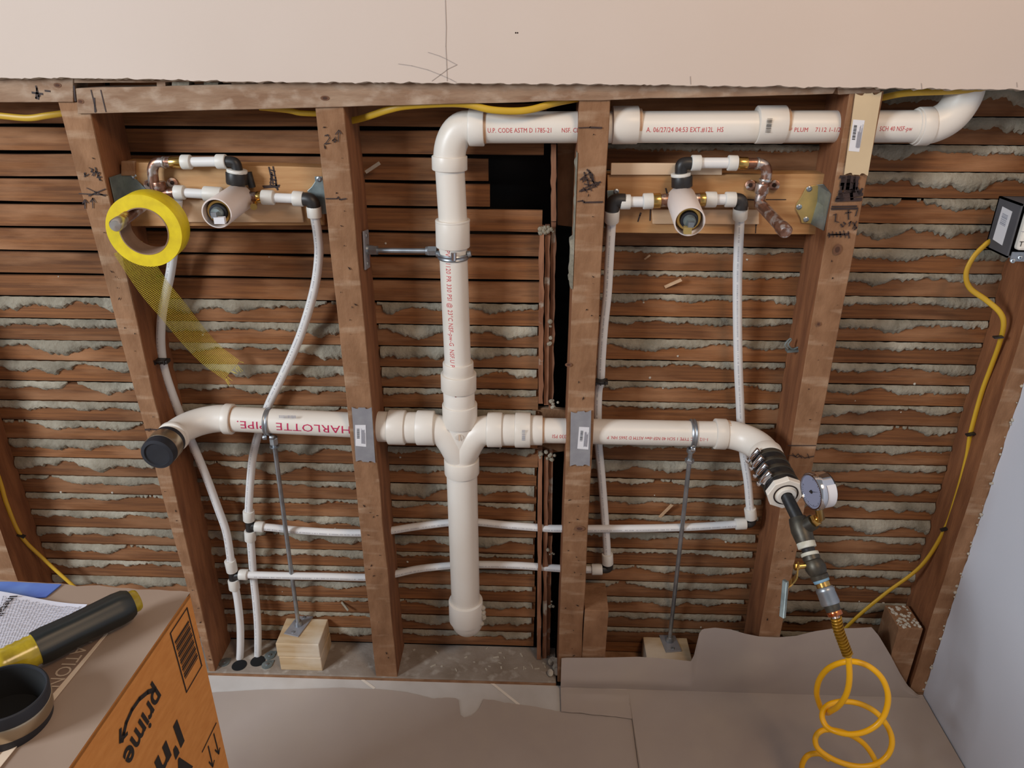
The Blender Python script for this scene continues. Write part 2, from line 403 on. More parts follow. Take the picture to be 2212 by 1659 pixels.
# ---- laths: one object each
def lath(x0, x1, ztop, h, y=DEP, seed=0, notch=None):
    n = max(4, int((x1-x0)/.03)); vs = []
    ty = noise.noise(V((seed*3.1, 1, 2)))*.0015
    for i in range(n+1):
        x = x0+(x1-x0)*i/n; d = noise.noise(V((x*5, seed*1.7, 0)))*.0018; e = noise.noise(V((x*7, seed*1.7, 4)))*.0014
        vs += [(x, y+ty+d*.4, ztop-h+e), (x, y-ty+d*.4, ztop+d), (x, y+.008, ztop+d), (x, y+.008, ztop-h+e)]
    fs = [tuple(i*4+k for k in p) for i in range(n) for p in [(0,4,5,1),(1,5,6,2),(2,6,7,3),(3,7,4,0)]]+[(0,1,2,3), tuple(n*4+3-k for k in range(4))]
    return MB().add(vs, fs).build('lath', m_lath, wall)
PIT = .0438
xA, xB, xC, xD = -.724, -.322, .086, .503
XS = at(1168, 700, .095).x            # lath ends at the open slot
zl = [1.1417+.0438-i*PIT for i in range(-1, 28)]      # top edge of each lath, left side
XH = at(1055, 415, .095).x
zh0, zh1 = at(1100, 470, .095).z, at(1100, 362, .095).z
sd = 0
for i, z in enumerate(zl):
    if z < .012: continue
    sd += 1; h = min(PIT-(.0062 if z > .84 else .005), z-.001)
    lath(-1.30, xA+random.choice([0, .01]), z, h, seed=sd)
    lath(xA+.012, xB-.004, z-.001, h, seed=sd+40)
    zz = z+.000
    cut = zz-h*.5 < zh1 and zz-h*.5 > zh0
    lath(xB-.002, XH+random.uniform(-.002, .004) if cut else XS+random.uniform(-.003, .002), zz, h, seed=sd+80)
zr = [.9458+.0438*k for k in range(6, -22, -1)]
for z in zr:
    if z < .012: continue
    sd += 1; h = min(PIT-.005, z-.001)
    lath(xC+.02, xD, z-.0, h, seed=sd+120); lath(xD+.002, .90, z+.002, h, seed=sd+160)
# ---- plaster keys squeezed out through the gaps
def key(x0, x1, zg, amt, seed, cover=1.0):
    """ragged lip of plaster hanging from the gap at zg"""
    step = .0022; n = int((x1-x0)/step); cols = []
    for i in range(n+1):
        x = x0+(x1-x0)*i/n
        a = noise.noise(V((x*16, seed*2.3, 0))); b_ = noise.noise(V((x*55, seed*2.3, 7))); e = noise.noise(V((x*190, seed*2.3, 3)))
        s2 = noise.noise(V((x*6.5, seed*4.1, 11)))
        d = amt*1.02*(.95+1.5*a+1.2*s2+.55*b_)+.0045*e+.0028
        gate = noise.noise(V((x*8, seed*5.7, 21)))*.5+.5
        if gate > cover: d = min(d, .0015)
        d = max(.0, min(d, .036 if d < .036 else .036+(d-.036)*.2)); cols.append((x, d))
    vs = []; fs = []; K = 5
    for x, d in cols:
        th = .003+.20*d+noise.noise(V((x*40, seed, 5)))*.0022
        zt = zg+.0035+noise.noise(V((x*70, seed, 2)))*.001
        for k in range(K):
            t = k/(K-1)
            pr = [0.1, .8, 1.0, .85, .0][k]
            vs.append((x, DEP-.0008-th*pr*(1 if d > .001 else .15)+noise.noise(V((x*120, t*9, seed)))*.0009, zt-(d+.0045)*t))
        vs.append((x, DEP+.006, zt-(d+.0045)*.5))
    K1 = K+1
    for i in range(n):
        if cols[i][1] <= .0002 and cols[i+1][1] <= .0002: continue
        for k in range(K-1): fs.append((i*K1+k, (i+1)*K1+k, (i+1)*K1+k+1, i*K1+k+1))
    if len(fs) < 8: return
    used = sorted({q for f in fs for q in f}); mp = {u: j for j, u in enumerate(used)}
    o = MB().add([vs[u] for u in used], [[mp[q] for q in f] for f in fs], 0, True).build('plaster_key', m_key, wall)
ks = 0
for i, z in enumerate(zl[1:]):
    zg = z   # gap sits just above the top edge of this lath
    if zg < .04: continue
    ks += 1
    if zg < .86:
        r_ = random.Random(ks)
        key(FXR+.003, xA-.024, zg, r_.choice([.006, .009, .011, .013]), ks)
        key(xA+.024, xB-.02, zg, r_.choice([.005, .008, .010, .012]), ks+50, .9 if zg < .6 else .97)
        if zg < .84: key(xB+.03, XS-.006, zg, r_.choice([.002, .006, .009, .012]), ks+100, .8)
for i, z in enumerate(zr):
    if z < .04: continue
    ks += 1; r_ = random.Random(ks*3)
    if z < 1.13: key(xC+.03, xD-.03, z, .0025 if z > .9 else r_.choice([.0035, .006, .0075, .009]), ks+150, .93)
    key(xD+.03, EX-.002, z+.002, r_.choice([.007, .009, .011, .013]), ks+200, .95)
# a few loose crumbs of plaster stuck to the laths
b = MB()
for i in range(90):
    x = random.uniform(-1.0, .86); z = random.uniform(.05, .95); r = random.uniform(.001, .0032)
    if any(abs(x-q) < .03 for q in (xA, xB, xC, xD)) or XS-.01 < x < xC+.03: continue
    b.lathe((x, DEP+.0005, z), (random.uniform(-.5,.5), -1, random.uniform(-.5,.5)), [(0, r), (r*.7, r*.7), (r, 0)], 6, 0, False)
tag(b.build('plaster_crumbs', m_chip, wall), kind='stuff')
# splinters
def splinter(a, b_, y, w, mat=m_ply):
    A, B = at(*a, y), at(*b_, y-.012); d = (B-A).normalized(); q = d.cross(V((0,1,0)))*w
    MB().obox((A+B)/2, (B-A)/2, q, V((0,.0015,0))).build('wood_splinter', mat, wall)
splinter((1436,620),(1472,604),DEP-.002,.0028); splinter((1424,1118),(1452,1090),DEP-.002,.0028)
splinter((738,1300),(752,1318),DEP-.002,.003, m_key); splinter((790,372),(820,352),DEP-.01,.003, m_chip)
splinter((1392,362-2+200),(1404,551),DEP-.002,.002)

# ---- ragged vertical battens beside the open slot
def batten(xa, ya, xb, yb, w, y0, seed, mat=m_batten):
    A, B = at(xa, ya, y0), at(xb, yb, y0); n = max(6, int((A-B).length/.012)); vs = []
    for i in range(n+1):
        t = i/n; p = A.lerp(B, t); e1 = noise.noise(V((t*9, seed, 0)))*.0022; e2 = noise.noise(V((t*13, seed, 3)))*.0022
        vs += [(p.x-w/2+e1, y0, p.z), (p.x+w/2+e2, y0, p.z), (p.x+w/2+e2, DEP+.006, p.z), (p.x-w/2+e1, DEP+.006, p.z)]
    fs = [tuple(i*4+k for k in p) for i in range(n) for p in [(0,1,5,4),(1,2,6,5),(2,3,7,6),(3,0,4,7)]]+[(3,2,1,0), tuple(n*4+k for k in range(4))]
    return MB().add(vs, fs).build('batten', mat, wall)
batten(1170,497, 1168,872, .0085, .060, 1); batten(1183,494, 1180,875, .0085, .066, 2); batten(1196,480, 1190,884, .0085, .072, 3)
batten(1196,312, 1196,478, .0085, .072, 4)
batten(1167,985, 1164,1425, .0085, .060, 5); batten(1180,987, 1176,1427, .0085, .066, 6)
batten(1190,985, 1188,1135, .008, .072, 7); batten(1189,1158, 1186,1262, .0085, .072, 8); batten(1186,1262, 1183,1452, .0085, .074, 9)
b = MB()
for (x, y) in [(1168,495),(1180,494),(1190,497),(1194,872),(1200,870),(1172,985),(1184,984),(1192,990),(1196,1440),(1200,1462),(1192,1305),(1190,1190),(1193,700),(1191,735)]:
    for k in range(4):
        p = at(x+random.uniform(-7,7), y+random.uniform(-8,8), .062); r = random.uniform(.002, .005)
        b.lathe(p, (random.uniform(-.4,.4), -1, random.uniform(-.4,.4)), [(0, r), (r*.7, r*.8), (r, 0)], 7, 0, False)
tag(b.build('plaster_crumbs', m_key, wall), kind='stuff')
# cross rails of the slot and the recessed board at its top
plank('slot_board', (1204,300), (1250,300), (1204,487), (1250,492), .105, .115, m_stud, n=8)
plank('cross_rail', (1150,880), (1240,886), (1150,984), (1240,972), .1, .11, m_stud, n=8)
# plaster smear running down the edge of stud C
b = MB(); vs = []; n = 60
for i in range(n+1):
    py = 330+i*(625-330)/n; w = (2+9*abs(noise.noise(V((py*.035, 1, 1))))+ (6 if 520 < py < 610 else 0))*(1 if py > 345 else .3)
    R_ = at(1252+(py-217)*-.038+3, py, 0); L_ = at(1252+(py-217)*-.038-w*.9, py, 0)
    vs += [(L_.x, .004, L_.z), (R_.x-.002, -.001, R_.z), (L_.x, .03, L_.z)]
MB().add(vs, [(i*3, i*3+1, i*3+4, i*3+3) for i in range(n)]+[(i*3+2, i*3, i*3+3, i*3+5) for i in range(n)], 0, True).build('plaster_smear', m_key, wall)

# ---- drywall above, with its torn lower edge
edge = [(-420,168),(0,170),(100,168),(160,169),(340,171),(480,176),(700,178),(860,178),(1000,180),(1300,182),(1500,185),(1640,187),(1760,188),(1900,190),(1960,191),(2100,193),(2212,193),(2520,196)]
b = MB(); top = 1.9; vs = []; n = 420; Y0, Y1 = -.016, -.0045
def edgez(x):
    for i in range(len(EP)-1):
        if EP[i].x <= x <= EP[i+1].x:
            t = (x-EP[i].x)/(EP[i+1].x-EP[i].x); return EP[i].z*(1-t)+EP[i+1].z*t
    return EP[-1].z
EP = [at(*p, Y0) for p in edge]; xa, xb = -1.05, .862
for i in range(n+1):
    x = xa+(xb-xa)*i/n; z = edgez(max(x, EP[0].x+1e-4)); z += .0022*noise.noise(V((x*60, 0, 0)))+.0012*noise.noise(V((x*240, 3, 0)))+.0035*max(0, noise.noise(V((x*30, 9, 0)))-.25)
    vs += [(x, Y0, z), (x, Y1, z-.002+.002*noise.noise(V((x*150, 5, 0)))), (x, Y0, top), (x, Y1, top)]
b.add(vs, [(i*4, i*4+4, i*4+6, i*4+2) for i in range(n)], 0); b.add(vs, [(i*4+1, i*4, i*4+4, i*4+5) for i in range(n)], 1)
b.add(vs, [(i*4+3, i*4+2, i*4+6, i*4+7) for i in range(n)]+[(i*4+1, i*4+5, i*4+7, i*4+3) for i in range(n)], 1)
dw = b.build('drywall_panel', [m_dry, m_dryedge], wall)
strokes([[(962,0),(964,60),(963,100),(965,140),(966,175)],[(925,113),(950,121),(965,128),(987,140)],[(987,140),(968,149),(952,161),(933,175)],
         [(861,138),(890,142),(925,151),(955,163),(975,172),(986,178)]], .0008, 'pencil_mark', m_pencil, dw, val=Y0)
strokes([[(1990,180),(1991,192)],[(2196,178),(2197,188)],[(1491,165),(1492,182)]], .0008, 'pencil_mark', m_pencil, dw, val=Y0)
for (x, y) in [(1114,71),(1118,71)]: 
    p = at(x, y, Y0); MB().lathe(p, (0,-1,0), [(0, .0012), (.0005, .0008), (.0006, 0)], 8).build('wall_speck', m_hole, dw)
# ---- right side wall and floor
b = MB(); vs = []; n = 150; XR = .858
for i in range(n+1):
    z = FLOOR-.002+(1.9-FLOOR)*i/n
    yy = -.001+.004*noise.noise(V((z*26, 4, 4)))+.002*noise.noise(V((z*110, 4, 4)))
    vs += [(XR, yy, z), (XR+.012, yy+.004, z), (XR, -2.4, z), (XR+.012, -2.4, z)]
b.add(vs, [(i*4, i*4+4, i*4+6, i*4+2) for i in range(n)], 0); b.add(vs, [(i*4+1, i*4, i*4+4, i*4+5) for i in range(n)]+[(i*4+3, i*4+2, i*4+6, i*4+7) for i in range(n)], 1)
tag(b.build('wall_right', [m_wallr, m_dryedge]), 'painted drywall side wall with a torn edge at the corner stud', kind='structure')
b = MB(); n = 60
for i in range(n):
    z = random.uniform(.0, .75); p = V((XR-.002, random.uniform(-.004, .006), z)); r = random.uniform(.001, .004)
    b.lathe(p, (random.uniform(-1,1), -1, random.uniform(-1,1)), [(0, r), (r*.7, r*.7), (r, 0)], 6, 0, False)
tag(b.build('plaster_crumbs', m_chip, wall), kind='stuff')
MB().box(-1.35, .91, .099, .2, -.03, -.004).box(.060, .118, -.002, .1, -.03, -.006).build('cavity_shade_bottom', m_cavshade, wall)  # added black bottom closes the cavity, the slot's shade put into its colour
flo = MB().box(-2.2, .88, -2.6, .0, FLOOR-.03, FLOOR).build('floor', m_floor); tag(flo, 'pale dusty floor boards under brown paper', kind='structure')
strokes([[(783,1469),(808,1487)],[(1060,1474),(1120,1522)]], .006, 'seam_tape', m_white, flo, plane='z', val=FLOOR, off=.0008)

# ---- boards between the studs
bbL = plank('blocking_board', (262,350), (696,362), (262,489), (702,487), .050, .09, m_newwood, n=20, wav=.0006)
plank('old_wood_scrap', (261,348), (291,348), (261,380), (291,380), .044, .05, m_stud, n=3)
plyL = plank('plywood_shim', (392,430), (650,441), (395,480), (656,481), .044, .05, m_ply, n=8, wav=.0003)
bbR = plank('blocking_board', (1312,378), (1792,376), (1312,503), (1762,507), .050, .09, m_newwood, n=20, wav=.0006)
plyR = plank('plywood_shim', (1408,452), (1640,453), (1410,484), (1640,485), .044, .05, m_ply, n=8, wav=.0003)
plank('painted_strip', (1320,352.5), (1560,353), (1319,378), (1560,378), .044, .050, m_pale, n=6, wav=.0002)
strokes([[(581,361),(586,382),(584,400)],[(590,360),(595,384),(597,400)],[(582,366),(594,370)],[(584,376),(594,380)],[(584,386),(597,390)],[(583,394),(597,397)],[(587,372),(590,398)],
         [(568,402),(604,400)],[(570,405),(603,403)],[(585,399),(600,408)],[(596,396),(600,410)]], .0022, 'marker_note', m_marker, bbL, val=.050, jit=.4)
strokes([[(1614,431),(1632,432)],[(1655,431),(1697,431)],[(1633,466),(1636,476),(1633,486),(1632,503)],[(1438,407),(1441,420)],[(1378,478),(1382,465),(1384,460)],[(1405,452),(1404,476)]], .0024, 'marker_note', m_marker, bbR, val=.050, jit=.4)

# ---- handwriting on the studs
def note(stud, L, w=.0017, y=-.0012): return strokes(L, w, 'marker_note', m_marker, stud, val=y, jit=.35)
note(sA, [[(182,374),(186,380),(192,376)],[(196,364),(201,366),(197,371),(203,373),(199,379)],[(206,362),(208,366),(203,380)],[(206,371),(216,373),(210,383),(219,382)],[(208,369),(216,389)],
          [(184,373),(183,382)],[(216,388),(219,390)],
          [(171,418),(230,421)],[(188,406),(205,414),(226,423)],[(228,408),(210,415),(192,423)],[(184,432),(184,450)],[(184,431),(179,439)],[(184,431),(190,438)],[(200,428),(201,449)],[(201,428),(195,436)],[(201,428),(207,437)]])
note(sA, [[(314,928),(326,927),(341,928)]], .003)
note(sB, [[(702,293),(709,291),(712,298),(705,308),(701,311),(713,309)],[(725,296),(719,304),(722,307),(727,303),(724,300),(718,303)],[(731,306),(732,284)],[(725,290),(732,281),(738,289)]], .0014)
note(sB, [[(704,429),(728,429),(731,425),(734,431),(748,429)]], .0016)
note(sC, [[(1254,388),(1266,378),(1276,372)],[(1262,372),(1266,384),(1260,392)],[(1272,368),(1276,384),(1283,396)],[(1268,366),(1280,378),(1282,390)],[(1258,386),(1290,394)],[(1255,410),(1275,400),(1297,393)],[(1252,413),(1272,408),(1294,398)],[(1260,405),(1268,415)],[(1270,400),(1278,412)],[(1262,397),(1288,404)],[(1268,384),(1272,402)],[(1280,388),(1286,402)],
          [(1248,435),(1258,433),(1262,437),(1302,436)],[(1250,276),(1274,275),(1300,276)]], .0020)
note(sD, [[(1815,382),(1855,384)],[(1818,390),(1852,391)],[(1816,398),(1852,398)],[(1820,406),(1850,406)],[(1822,384),(1818,408)],[(1834,380),(1830,412)],[(1846,382),(1844,412)],[(1824,415),(1848,412)],
          [(1808,427),(1862,420)],[(1806,432),(1860,430)],[(1812,420),(1860,414)],[(1815,412),(1818,432)],[(1838,410),(1840,430)],[(1850,404),(1856,418),(1862,408)]], .0046)
note(sD, [[(1797,446),(1850,445)],[(1796,451),(1852,450)]], .003)
note(sD, [[(1800,464),(1806,462),(1804,478),(1811,480)],[(1832,453),(1833,474)],[(1826,460),(1838,458)],[(1852,453),(1848,466)],[(1816,484),(1820,490),(1826,484),(1822,480)],[(1833,482),(1838,478),(1834,488)],[(1842,480),(1850,492),(1845,496)],[(1850,478),(1842,494)],
          [(1788,508),(1834,504)],[(1790,503),(1792,512)],[(1798,500),(1800,512)],[(1806,502),(1808,511)],[(1814,500),(1816,512)],[(1822,498),(1826,513)],[(1832,500),(1834,514)],[(1792,506),(1832,507)]], .0018)
note(sD, [[(1702,962),(1762,962)],[(1700,984),(1712,983),(1722,988),(1730,984),(1738,989),(1758,985)],[(1712,979),(1718,986),(1724,980),(1732,989)],[(1744,980),(1748,990)]], .0014)

# =================================================================== DRAIN PIPE
YP = .037
drain = thing('drain_pipe', at(1000,1340,YP), 'white plastic drain pipe tree with a double tee and sweep elbows running through the studs', 'pipe')
RP, RH, R2 = .02415, .0298, .0302
def dpt(x, y, yy=YP): return at(x, y, yy)
def pipe(A, B, r, name='pipe', par=drain, mat=m_pvc, yy=YP, n=40):
    A, B = dpt(*A, yy), dpt(*B, yy); MB().tube([A, B], r, n).build(name, mat, par); return A, B
def hub(A, B, r, name='hub', par=drain, mat=m_pvc, ri=.01, glue=None, yy=YP):
    A, B = dpt(*A, yy), dpt(*B, yy); o = MB().ring(A, B, r, ri, 40).build(name, mat, par)
    return o
def glue(x, y, dirv, r, w=.0022):
    P = dpt(x, y); D = V(dirv).normalized(); MB().ring(P-D*w, P+D*w, r+.0006, r-.002, 36, 0, .0003).build('primer_ring', m_glue, drain)
# vent run along the top
pA, pB = pipe((1040,275.5), (1990,273), RP)
hub((1013,275.5), (1046,275.5), .0288); glue(1048,275.5,(1,0,0),RP)
hub((1322,270.5), (1378,270), .0288); hub((1633,269.5), (1694,269), .0288); glue(1381,270,(1,0,0),RP); glue(1697,269.5,(1,0,0),RP)
E1 = dpt(1010,275.5); E2 = dpt(971,345); 
cs = [V((E1.x+.012, YP, E1.z))]
R_ = min(E1.x-E2.x, E1.z-E2.z)
Rz, Rx = E1.z-E2.z, E1.x-E2.x
for i in range(15):
    a = pi/2*i/14; cs.append(V((E1.x-Rx*sin(a), YP, E1.z-Rz*(1-cos(a)))))
cs.append(V((E2.x, YP, E2.z-.01)))
MB().tube(cs, .0262, 40).build('elbow', m_pvc, drain)
hub((971,336), (971.5,367), .0290)
# vertical stack
pipe((971.5,360), (978.5,478), RP); hub((977.5,474), (978.5,533), .0290)
MB().ring(dpt(977.6,474.5), dpt(977.8,479), .0293, .024, 40).build('hub_lip', m_pvc, drain)
pipe((978.5,525), (989.5,800), RP); 
hub((989.5,782), (990.5,812), .0282); hub((990.5,806), (991,841), .0330); hub((991,840), (993,890), .0293)
hub((993,872), (994,916), .0330)
# double tee
tb = MB(); TC = dpt(994,900); TB = dpt(997.5,1000)
tb.tube([TC, TB], .0298, 40)
for sx, HP in ((-1, dpt(905,924)), (1, dpt(1085,928))):
    Mz = TC.lerp(TB, .30); 
    pts = [HP, V((HP.x-sx*.018, YP, HP.z)), V((TC.x+sx*.034, YP-.002, HP.z-.006)), V((TC.x+sx*.016, YP-.0045, HP.z-.028)), V((TC.x+sx*.003, YP-.0035, HP.z-.062))]
    tb.tube(spl(pts, 7), [.0285]*24+[.0283, .028, .0275, .027, .026], 36)
tb.build('double_tee', m_pvc, drain)
for (x, y, r, yo) in [(992,922,.0042,.0312),(992,945,.0078,.0312),(941,945,.0042,.029),(1044,947,.0042,.029),(997,990,.0038,.0312)]:
    p = dpt(x, y, YP-yo+.002); o = MB().lathe(p, (0,-1,-.12), [(-.004, r), (.0008, r), (.0014, r*.75), (.0012, 0)], 18).build('mould_boss', m_pvc, drain)
strokes([[(992,939),(992,952)]], .0016, 'slot', m_glue, drain, val=YP-.0325)
strokes([[(978,851),(983,855),(986,852),(990,851)],[(980,851),(984,857),(988,853)]], .0022, 'red_mark', m_red, drain, val=YP-.0296)
# left arm fittings
hub((901,924), (939,924.5), .0335); hub((870,923.5), (905,924), .0300); hub((840,922.5), (876,923.5), .0335); hub((808,921), (842,922), .0292)
glue(873,923.3,(1,0,0),.0297)
# right arm fittings
hub((1053,928), (1085,928.5), .0335); hub((1080,928.5), (1118,929), .0302); hub((1113,928.8), (1146,929.3), .0335); hub((1144,929.2), (1172,929.7), .0286)
glue(1173,929.8,(1,0,0),RP)
# branch pipes
LA, LB = pipe((812,920.5), (500,905), RP); RA, RB = pipe((1165,929.5), (1548,937.5), RP)
# left sweep elbow
zc = dpt(470,903.5).z; Cend = atz(347, 968, zc)  # tip of the stub: toward the room
Ls = dpt(492,905); rb = .066
cx0 = Cend.x + rb
pts = [V((Ls.x+.004, YP, Ls.z)), V((cx0, YP, zc))]
for i in range(1, 15):
    a = pi/2*i/14; pts.append(V((cx0-rb*sin(a), YP-rb*(1-cos(a)), zc-.004*i/14)))
tipL = V((Cend.x, -.075, zc-.006)); pts.append(tipL)
MB().tube(pts, .0262, 40).build('elbow', m_pvc, drain)
hub((486,904.7), (504,905.5), .0296); glue(505,905.5,(1,0,0),RP)
MB().ring(V((Cend.x, YP-rb+.004, zc-.004)), V((Cend.x, YP-rb-.006, zc-.004)), .0292, .02, 40).build('hub', m_pvc, drain)
# right sweep elbow
hub((1543,937), (1568,938), .0292); glue(1572,938,(1,0,0),.0262)
zr_ = dpt(1560,937.5).z; CR = atz(1665, 1000, zr_-.004); rb2 = .062
cx1 = CR.x - rb2; pts = [dpt(1560,937.6), V((cx1, YP, zr_))]
for i in range(1, 15):
    a = pi/2*i/14; pts.append(V((cx1+rb2*sin(a), YP-rb2*(1-cos(a)), zr_-.006*i/14)))
pts.append(V((CR.x, YP-rb2-.022, zr_-.008)))
MB().tube(pts, .0268, 40).build('elbow', m_pvc, drain)
MB().ring(V((CR.x, YP-rb2+.002, zr_-.006)), V((CR.x, YP-rb2-.020, zr_-.008)), .0300, .012, 40).build('hub', m_pvc, drain)
# lower 2-inch leg with its end elbow
MB().ring(dpt(997,990), dpt(998,1021), .0342, .02, 40).build('hub', m_pvc, drain)
pipe((997.5,1015), (1006.5,1320), R2)
MB().ring(dpt(1006,1296), dpt(1007,1338), .0365, .02, 40).build('hub', m_pvc, drain)
P0 = dpt(1007,1330); pts = []
for i in range(12):
    a = radians(80)*i/11; pts.append(V((P0.x+.002*i/11, YP+.034*(1-cos(a)), P0.z-.034*sin(a))))
MB().tube(pts, [.0335]*9+[.033, .031, .029], 40).build('elbow', m_pvc, drain)
b = MB()
for k in range(10):
    p = at(1040+random.uniform(-5,6), 1330+random.uniform(-18,18), .03); b.lathe(p, (1, -.6, random.uniform(-1,1)), [(-.004, .005), (0, .006), (.004, .004), (.006, 0)], 10)
b.build('glue_blob', m_chip, drain)
# vent elbow turning up at the right
pts = spl([dpt(1975,273.2), dpt(2010,272), dpt(2050,252), dpt(2078,215), dpt(2088,180), dpt(2088,140)], 7)
MB().tube(pts, .0268, 40).build('elbow', m_pvc, drain)
hub((1980,273.2), (2008,272.6), .0290)
MB().tube([dpt(2088,150), dpt(2088,100)], RP, 32).build('pipe', m_pvc, drain)
# printed lettering on the pipes
def on_h(txt, px, py, size, ang, flip, A, B, mat=m_red, squash=1.0, r=RP):
    D = (B-A).normalized(); X = at(px, py, YP-r).x; t = (X-A.x)/D.x; P = A+D*t
    text_mesh(txt, size, pipe_map(P, D, r, ang, flip), mat, 'printed_lettering', drain, squash=squash)
aP = radians(-4)
on_h('U.P. CODE ASTM D 1785-21', 1122, 280, .0100, aP, False, pA, pB, squash=.80)
on_h('NSF. CL', 1232, 280, .0096, aP, False, pA, pB, squash=.8)
on_h('A. 06/27/24 04:53 EXT.#12L  HS', 1480, 273, .0106, aP, False, pA, pB, squash=.80)
on_h('* PLUM    7112 1-1/2', 1762, 275, .0094, aP, False, pA, pB, squash=.9)
on_h('SCH 40 NSF-pw', 1936, 276, .0098, aP, False, pA, pB, squash=.72)
on_h('CHARLOTTE  PIPE.', 646, 927, .0222, radians(4), True, LB, LA, m_redbig, squash=1.24)
on_h('330 PSI', 1208, 940, .0105, radians(2), True, RA, RB, squash=.8)
on_h('1-1/2 PVC TYPE 1 SCH 40 NSF-dwv ASTM D 2665 HN. P', 1420, 945, .0092, radians(2), True, RA, RB, squash=.82)
sA_, sB_ = dpt(978.5,525), dpt(989.5,800); Dv = (sB_-sA_).normalized()
t0 = at(973, 672, YP-RP); P = sA_+Dv*((t0.z-sA_.z)/Dv.z)
text_mesh('PVC 1120 PR 330 PSI @ 23°C NSF-pw-G  NSF.U P', .0122, pipe_map(P, Dv, RP, radians(-20), False), m_red, 'printed_lettering', drain, squash=.80)
def barcode(P, ax, ay, w, h, name, parent, n=14, mat=m_ink, nrm=None, off=.0003):
    """bars side by side along ax, each bar running along ay"""
    b = MB(); x = 0; rnd = random.Random(int(P.x*999)); nrm = nrm or V(ax).cross(V(ay)).normalized()
    ax, ay = V(ax).normalized(), V(ay).normalized(); s = w/(n*2.2)
    while x < w-s*2:
        q = s*rnd.choice([.7, 1, 1.7]); A = P+ax*(x-w/2)-ay*h/2+nrm*off
        b.add([A, A+ax*q, A+ax*q+ay*h, A+ay*h], [(0,1,2,3)]); x += q+s*rnd.choice([.7, 1, 1.4])
    return b.build(name, mat, parent)
barcode(at(1661,270,YP-.0292), V((0,0,1)), V((1,0,0)), .022, .008, 'printed_code', drain, 12, m_ink, V((0,-1,0)), .0006)
barcode(at(1131,939,YP-.0338), V((0,0,1)), V((1,0,0)), .024, .006, 'printed_code', drain, 14, m_grey, V((0,-1,0)), .0006)
barcode(at(622,900,YP-.0225), V((1,0,0)), V((0,0,1)), .034, .006, 'printed_code', drain, 26, m_grey, V((0,-1,.2)), .0008)

# rubber cap on the left stub
ec = thing('rubber_end_cap', tipL, 'black rubber test cap with a steel band on the left drain outlet', 'pipe cap')
Tn = V((0,-1,-.02)).normalized(); cp0 = V((Cend.x-.001, YP-rb-.014, zc-.004))
MB().lathe(cp0, Tn, [(0, .024), (0, .0285), (.004, .0292), (.046, .0292), (.051, .0285), (.052, .0225), (.0495, .0215), (.0485, .0)], 44).build('cap_body', m_rubber, ec)
MB().ring(cp0+Tn*.010, cp0+Tn*.034, .0300, .028, 44).build('clamp_band', m_steelband, ec)
sc = cp0+Tn*.022+V((-.031,0,.0)); MB().obox(sc, (.004,0,0), (0,.007,0), (0,0,.004)).ring(sc+V((0,0,-.009)), sc+V((0,0,.010)), .0032, 0, 12).build('clamp_screw', m_chrome, ec)
# banded coupling on the right stub
ax0 = V((CR.x, YP-rb2-.014, zr_-.008))
endR = atz(1694, 1062, ax0.z-.012); 
bc = thing('banded_coupling', ax0, 'dark shielded rubber coupling with four chrome clamps below the right elbow', 'pipe coupling')
Dn = (endR-ax0); Lc = Dn.length; Dn.normalize(); 
prof = [(0, .022), (0, .0285)]
for k in range(25):
    t = .002+(Lc-.004)*k/24; prof.append((t, .0287+(.0009 if k % 2 else 0)))
prof += [(Lc, .0282), (Lc, .010)]
MB().lathe(ax0, Dn, prof, 44).build('coupling_sleeve', m_blackiron, bc)
ori = V((-.80, -.30, .45)).normalized(); ori = (ori-Dn*ori.dot(Dn)).normalized(); tg = Dn.cross(ori)
for k in range(4):
    t = Lc*(.12+.235*k); P = ax0+Dn*t
    o = MB().ring(P-Dn*.0045, P+Dn*.0045, .0302, .028, 44).build('clamp_band', m_iron, bc)
    Q = P+ori*.0325
    MB().obox(Q, tg*.010, Dn*.0058, ori*.0034).ring(Q+ori*.004-tg*.014, Q+ori*.004+tg*.010, .0052, 0, 14).ring(Q+ori*.004+tg*.010, Q+ori*.004+tg*.019, .0040, 0, 6).build('clamp_screw', m_chrome, bc)

# =================================================================== TEST GAUGE ASSEMBLY
ga = thing('air_test_assembly', endR, 'pressure test fitting with round gauge, iron tee and ball valve below the banded coupling', 'test gauge')
def oct_prism(P, D, r, L, hole, mat, name, n=8, par=ga):
    return MB().lathe(P, D, [(0, hole), (0, r*.97), (L*.12, r), (L*.88, r), (L, r*.96), (L, hole)], n, 0, False).build(name, mat, par)
oct_prism(endR-Dn*.004, Dn, .0315, .012, .012, m_white, 'bushing_flange')
MB().lathe(endR+Dn*.008, Dn, [(0, .0212), (.0008, .0212), (.0008, .0190), (0, .0190)], 36).build('bushing_groove', m_hole, ga)
MB().ring(endR+Dn*.006, endR+Dn*.0135, .0165, .010, 32).build('bushing_neck', m_white, ga)
g = [endR+Dn*.004, at(1712,1092,-.145), at(1722,1118,-.165), at(1734,1150,-.186), at(1741,1174,-.198), at(1744,1183,-.203), at(1749,1196,-.209),
     at(1757,1212,-.217), at(1766,1236,-.228), at(1772,1250,-.235), at(1776,1258,-.239), at(1780,1268,-.244), at(1795,1306,-.262), at(1802,1322,-.270), at(1807,1336,-.277)]
MB().tube([g[0], g[2]], .0104, 24).build('nipple', m_blackiron, ga)
d1 = (g[4]-g[2]).normalized()
tee = MB().tube([g[2], g[2].lerp(g[4], .12), g[2].lerp(g[4], .5), g[2].lerp(g[4], .88), g[4]], [.0138, .0152, .0172, .0152, .0140], 28)
G0 = g[2].lerp(g[4], .45); gs = at(1772, 1118, -.19); gdir = (gs-G0).normalized()
tee.tube([G0, G0+gdir*.026], .0125, 22); tee.build('tee', m_iron, ga)
